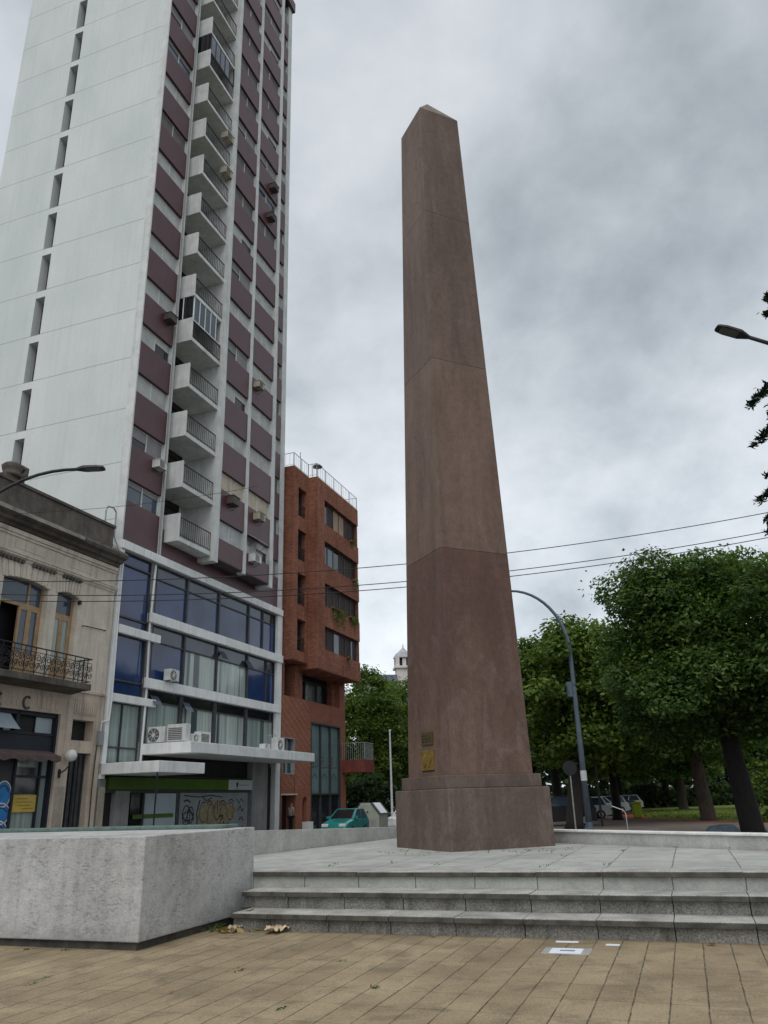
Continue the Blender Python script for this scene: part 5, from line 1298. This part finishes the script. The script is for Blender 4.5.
# conifer at the right edge
cf = empty('conifer', (12.8, 17.2, 0), 0, 'dark conifer reaching in along the right edge of the view', 'tree')
tk = MB().tube([(0, 0, -.1), (0, 0, 9), (0, 0, 18.2)], [.30, .2, .03], 10); P = []; Nn = []
rc = random.Random(4)
z = 5.0
while z < 17.6:
    Lb = max(.35, min(3.3, 3.3-(z-11.8)*.34, 2.5-(z-14.2)*.72)+.28*sin(z*2.3)) if z < 20 else .3
    for k in range(9):
        a = 2*pi*k/9+rc.uniform(-.3, .3)+z; L_ = Lb*rc.uniform(.80, 1.10)
        d = Vector((cos(a), sin(a), 0)); side = Vector((-sin(a), cos(a), 0))
        bp_ = [Vector((0, 0, z))+d*L_*t+Vector((0, 0, .25*sin(t*pi)*L_*.3-.32*L_*t*t)) for t in (0, .25, .5, .75, 1)]
        tk.tube([tuple(p) for p in bp_], [.05, .04, .03, .02, .008], 5)
        for j in range(int(34*L_)):
            t = rc.uniform(.18, 1); i0 = min(3, int(t*4)); f = t*4-i0; c = bp_[i0].lerp(bp_[i0+1], f)
            s_ = rc.choice((-1, 1)); tl = .50*(1.15-t)*L_*.55+.10
            tip = c+side*s_*tl*rc.uniform(.3, 1)+d*tl*.5*rc.random()+Vector((0, 0, -.10*rc.random()-.05*tl))
            for q in range(5):
                p = c.lerp(tip, (q+1)/5)+Vector((rc.gauss(0, .03), rc.gauss(0, .03), rc.gauss(0, .03))); P.append(tuple(p)); Nn.append((rc.gauss(0, .5), rc.gauss(0, .5), 1))
    z += rc.uniform(.36, .52)
tk.build('trunk', M['bark'], cf); leaf_object('crown', P, Nn, .19, M['needle'], cf, aspect=.32)
# low stone at the foot of the large tree
ro = empty('boulder', (12.1, 31.3, -.25), .4, 'blue grey block lying at the foot of the large tree', 'stone')
MB().prism([(-.55, 0), (.5, 0), (.62, .28), (.35, .55), (-.3, .5), (-.62, .22)], -.35, .35, 'y').build('stone_block', surf('blue_grey_stone', (.12, .15, .18), .3, 4, .9), ro, bevel=.06)

# ------------------------------------------------------------------ church tower far off
ch = empty('church_tower', (2.85, 150, -.9), .1, 'distant white church bell tower peeking beside the obelisk', 'building')
MB().box(-1.5, 1.5, -1.5, 1.5, 0, 25.6).build('shaft', M['stone_white'], ch, bevel=.05)
MB().box(-1.75, 1.75, -1.75, 1.75, 23.0, 23.3).build('cornice', M['stone_white'], ch); MB().box(-1.9, 1.9, -1.9, 1.9, 25.62, 26.0).build('cornice', M['stone_white'], ch)
bf = MB()
for sx in (-1, 1):
    for sy in (-1, 1): bf.box(sx*1.3-.35, sx*1.3+.35, sy*1.3-.35, sy*1.3+.35, 26.02, 27.6)
bf.box(-.35, .35, -1.5, -1.2, 26.02, 27.6).box(-1.6, 1.6, -1.6, 1.6, 26.003, 26.1).build('belfry', M['stone_white'], ch); MB().box(-1.1, 1.1, -1.1, 1.1, 26.02, 27.6).build('bell_chamber', M['dark'], ch)
MB().lathe([(2.0, 0), (1.9, .25), (1.45, .9), (.7, 1.5), (.3, 1.9), (.12, 2.1), (.05, 2.8)], (0, 0, 27.62), 8).build('dome', surf('pale_dome', (.36, .36, .37), .2, 1, .8), ch)
cn = MB().box(-9, -1.6, -4, 4, 0, 22.6).build('nave', surf('grey_church_wall', (.30, .30, .29), .2, .6, .9), ch)
MB().prism([(-4.3, 22.62), (4.3, 22.62), (3.0, 24.2), (-3.0, 24.2)], -9.3, -1.62, 'x').build('nave_roof', M['slate'], ch)
MB().box(-8.2, -7.7, -4.6, -4.35, 22.0, 24.6).build('roof_finial', M['stone_white'], ch)

# ------------------------------------------------------------------ litter and notice on the paving
def gxy(e, n, z=0.0): return en(e, n, z)
no = empty('paper_notice', en(9.11, -1.39, .001), STREET_ROT, 'white paper notice taped under clear plastic to the tiles before the steps', 'notice')
F().box(-.17, .17, -.24, .24, .0, .003).build('plastic_cover', M['tape'], no)
F().box(-.135, .135, -.165, .155, .0032, .006).build('paper_sheet', M['paper'], no)
F().box(-.03, .045, -.07, .08, .0062, .0066).build('printed_block', M['inkgrey'], no)
for e_, n_, a, w, lb in ((9.65, -1.46, .05, .12, 'long white paper scrap just behind the paper notice at the step'), (9.54, -.97, -.1, .07, 'small white paper scrap right of the paper notice')):
    o = F().box(-.045, .045, -w, w, .002, .005).build('paper_scrap', M['paper']); o.location = en(e_, n_, 0); o.rotation_euler = (0, 0, STREET_ROT+a); tag(o, lb, 'paper')
# crumpled paper by the first step
def crumple(name, loc, size, mat, label, cat, seed):
    bm = bmesh.new(); bmesh.ops.create_grid(bm, x_segments=14, y_segments=9, size=.5)
    rg = random.Random(seed); ph = [rg.uniform(0, 6) for _ in range(6)]
    for v in bm.verts:
        x, y = v.co.x, v.co.y
        v.co.z = .16*abs(sin(7*x+ph[0]+3*y))*(.4+.6*abs(sin(5*y+ph[1])))+.10*abs(sin(11*x-6*y+ph[2]))+rg.uniform(0, .05)
        v.co.x += .08*sin(9*y+ph[3]); v.co.y += .10*sin(8*x+ph[4])
    for v in bm.verts: v.co = Vector((v.co.x*size[0], v.co.y*size[1], v.co.z*size[2]))
    me = bpy.data.meshes.new(name); bm.to_mesh(me); bm.free(); me.materials.append(mat)
    o = bpy.data.objects.new(name, me); COL.objects.link(o); o.location = loc; o.rotation_euler = (0, 0, STREET_ROT+seed)
    s = o.modifiers.new('thick', 'SOLIDIFY'); s.thickness = .003
    return tag(o, label, cat)
crumple('crumpled_paper', en(9.76, -5.02, .004), (.36, .22, .30), M['rag'], 'crumpled beige paper lying against the lowest step', 'paper', 3)
crumple('crumpled_paper', en(9.74, -5.62, .004), (.16, .13, .26), M['rag'], 'small crumpled tan paper among dry leaves beside the planter', 'paper', 5)
def dry_leaf(loc, s, rz, tilt, label):
    vs = [(-.5, 0, .02), (-.25, .22, .10), (.1, .28, .04), (.5, 0, .12), (.1, -.26, .06), (-.25, -.2, .01), (0, 0, -.02)]
    o = MB().add([(a*s, b*s, c*s) for a, b, c in vs], [(0, 1, 6), (1, 2, 6), (2, 3, 6), (3, 4, 6), (4, 5, 6), (5, 0, 6)]).build('dry_leaf', M['dryleaf'])
    o.location = loc; o.rotation_euler = (tilt, tilt*.6, rz); return tag(o, label, 'leaf', 'dry leaves on the paving and steps')
rl = random.Random(9)
for i in range(15):
    e_, n_ = 9.60+rl.uniform(0, .25), -5.86+rl.random()**1.3*.62
    dry_leaf(en(e_, n_, .015), rl.uniform(.09, .16), rl.uniform(0, 6), rl.uniform(-.6, .6), 'dry brown leaf in the litter heap between planter and lowest step')
for e_, n_, z, s_, lb in ((10.0, -5.55, .205, .14, 'pale yellow dry leaf on the lowest step near the planter'), (9.27, -5.44, .01, .07, 'small dark leaf on the tiles in front of the litter heap'), (9.68, .0, .012, .13, 'reddish dry leaf on the tiles close to the right end of the steps'),
                      (9.72, -3.0, .012, .10, 'brown leaf at the foot of the steps left of the middle'), (6.6, -4.4, .01, .06, 'tiny dark leaf on the open tiles at lower left'), (10.35, -5.8, .405, .08, 'small leaf on the middle step beside the planter')):
    dry_leaf(en(e_, n_, z), s_, rl.uniform(0, 6), .2, lb)
# weeds in the joints of the paving and terrace: beyond counting
wp, wn_ = [], []
def weeds(e_, n_, z, k, spread, s_=.05, h=.03):
    for _ in range(k):
        wp.append(tuple(en(e_+rl.gauss(0, spread), n_+rl.gauss(0, spread*.6), z+rl.uniform(.0, h)))); wn_.append((rl.gauss(0, 1), rl.gauss(0, 1), .5))
for e_, n_ in ((6.9, -6.0), (6.64, -5.93), (7.15, -2.74), (7.56, -4.28), (6.3, -3.2), (8.2, -3.5), (8.15, -7.4), (8.2, -6.9)): weeds(e_, n_, .0, 16, .035, h=.012)
for k in range(16): weeds(14.0+rl.uniform(0, .9)-.5*0, -5.4+.28*k*.8, .6, 10, .07, h=.05)
for k in range(10): weeds(9.9-.3*rl.random(), -5.88, 0, 14, .07, h=.08)
for k in range(14): weeds(11.2+rl.uniform(0, 4), -.34+.805*rl.randint(-6, 1), .6, 9, .06)
tag(leaf_object('weeds', wp, wn_, .030, M['leafA'], aspect=.4), 'small green weeds growing in the paving joints', 'weeds', kind='stuff')

# ------------------------------------------------------------------ person by the brick doorway
def skin_mesh(name, joints, edges, radii, mat, parent, root=0, sub=1):
    me = bpy.data.meshes.new(name); me.from_pydata(joints, edges, []); me.materials.append(mat)
    o = bpy.data.objects.new(name, me); COL.objects.link(o); o.parent = parent
    sk = o.modifiers.new('skin', 'SKIN'); sk.use_smooth_shade = True
    for i, r in enumerate(radii):
        me.skin_vertices[0].data[i].radius = r if isinstance(r, tuple) else (r, r)
        me.skin_vertices[0].data[i].use_root = (i == root)
    s = o.modifiers.new('sub', 'SUBSURF'); s.levels = sub; s.render_levels = sub
    return o
ps = facade_root('person', 15.72, .55, -.10, 'person in a pale speckled blouse and black trousers standing by the brick doorway', 'person', rot=-pi*.65)
J = [(0, 0, .93), (0, 0, 1.12), (0, 0, 1.32), (0, 0, 1.41), (0, .01, 1.50), (0, .01, 1.58)]
Rr = [(.14, .11), (.13, .10), (.15, .10), .05, .085, .06]; Ed = [(0, 1), (1, 2), (2, 3), (3, 4), (4, 5)]
for s_ in (-1, 1):
    b = len(J)
    J += [(s_*.17, 0, 1.33), (s_*.23, .02, 1.08), (s_*.20, .16, .92), (s_*.19, .20, .88)]; Rr += [.055, .042, .032, .03]
    Ed += [(2, b), (b, b+1), (b+1, b+2), (b+2, b+3)]
    for k, (dx_, l) in enumerate(((-.03, .07), (-.01, .085), (.01, .08), (.03, .065))):
        J += [(s_*.19+dx_, .23, .87), (s_*.19+dx_, .20+l*.9, .86-l*.35), (s_*.19+dx_, .19+l*.9, .83-l*.5)]; Rr += [.01, .009, .008]; c = len(J)-3
        Ed += [(b+3, c), (c, c+1), (c+1, c+2)]
    J += [(s_*.15, .21, .87), (s_*.13, .25, .86)]; Rr += [.011, .009]; c = len(J)-2; Ed += [(b+3, c), (c, c+1)]
    b = len(J); J += [(s_*.09, 0, .86), (s_*.10, .01, .48), (s_*.10, -.02, .10), (s_*.11, .10, .03), (s_*.11, .16, .03)]; Rr += [.085, .06, .042, .04, .03]
    Ed += [(0, b), (b, b+1), (b+1, b+2), (b+2, b+3), (b+3, b+4)]
skin_mesh('body', J, Ed, Rr, M['skin'], ps)
skin_mesh('blouse', [(0, 0, .92), (0, 0, 1.12), (0, 0, 1.33), (.17, 0, 1.33), (.225, .015, 1.14), (-.17, 0, 1.33), (-.225, .015, 1.14)], [(0, 1), (1, 2), (2, 3), (3, 4), (2, 5), (5, 6)],
          [(.17, .14), (.15, .12), (.165, .115), .068, .058, .068, .058], M['shirt'], ps)
skin_mesh('trousers', [(0, 0, .92), (.09, 0, .84), (.10, .01, .48), (.10, -.02, .10), (-.09, 0, .84), (-.10, .01, .48), (-.10, -.02, .10)], [(0, 1), (1, 2), (2, 3), (0, 4), (4, 5), (5, 6)],
          [(.155, .125), .10, .075, .062, .10, .075, .062], M['trousers'], ps)
skin_mesh('hair', [(0, -.03, 1.60), (0, -.05, 1.54), (0, -.06, 1.45)], [(0, 1), (1, 2)], [.088, .092, .06], M['hair'], ps)
fc = MB()
for s_ in (-1, 1): fc.lathe([(.004, -.012), (.012, 0), (.004, .012)], (s_*.033, .088, 1.545), 8)
fc.build('eyes', M['ink'], ps)
MB().box(-.025, .025, .083, .094, 1.478, 1.488).build('mouth', M['redkerb'], ps); MB().prism([(.085, 1.50), (.115, 1.505), (.088, 1.545)], -.012, .012, 'x').build('nose', M['skin'], ps)
sc.render.engine = 'CYCLES'; sc.cycles.use_denoising = True
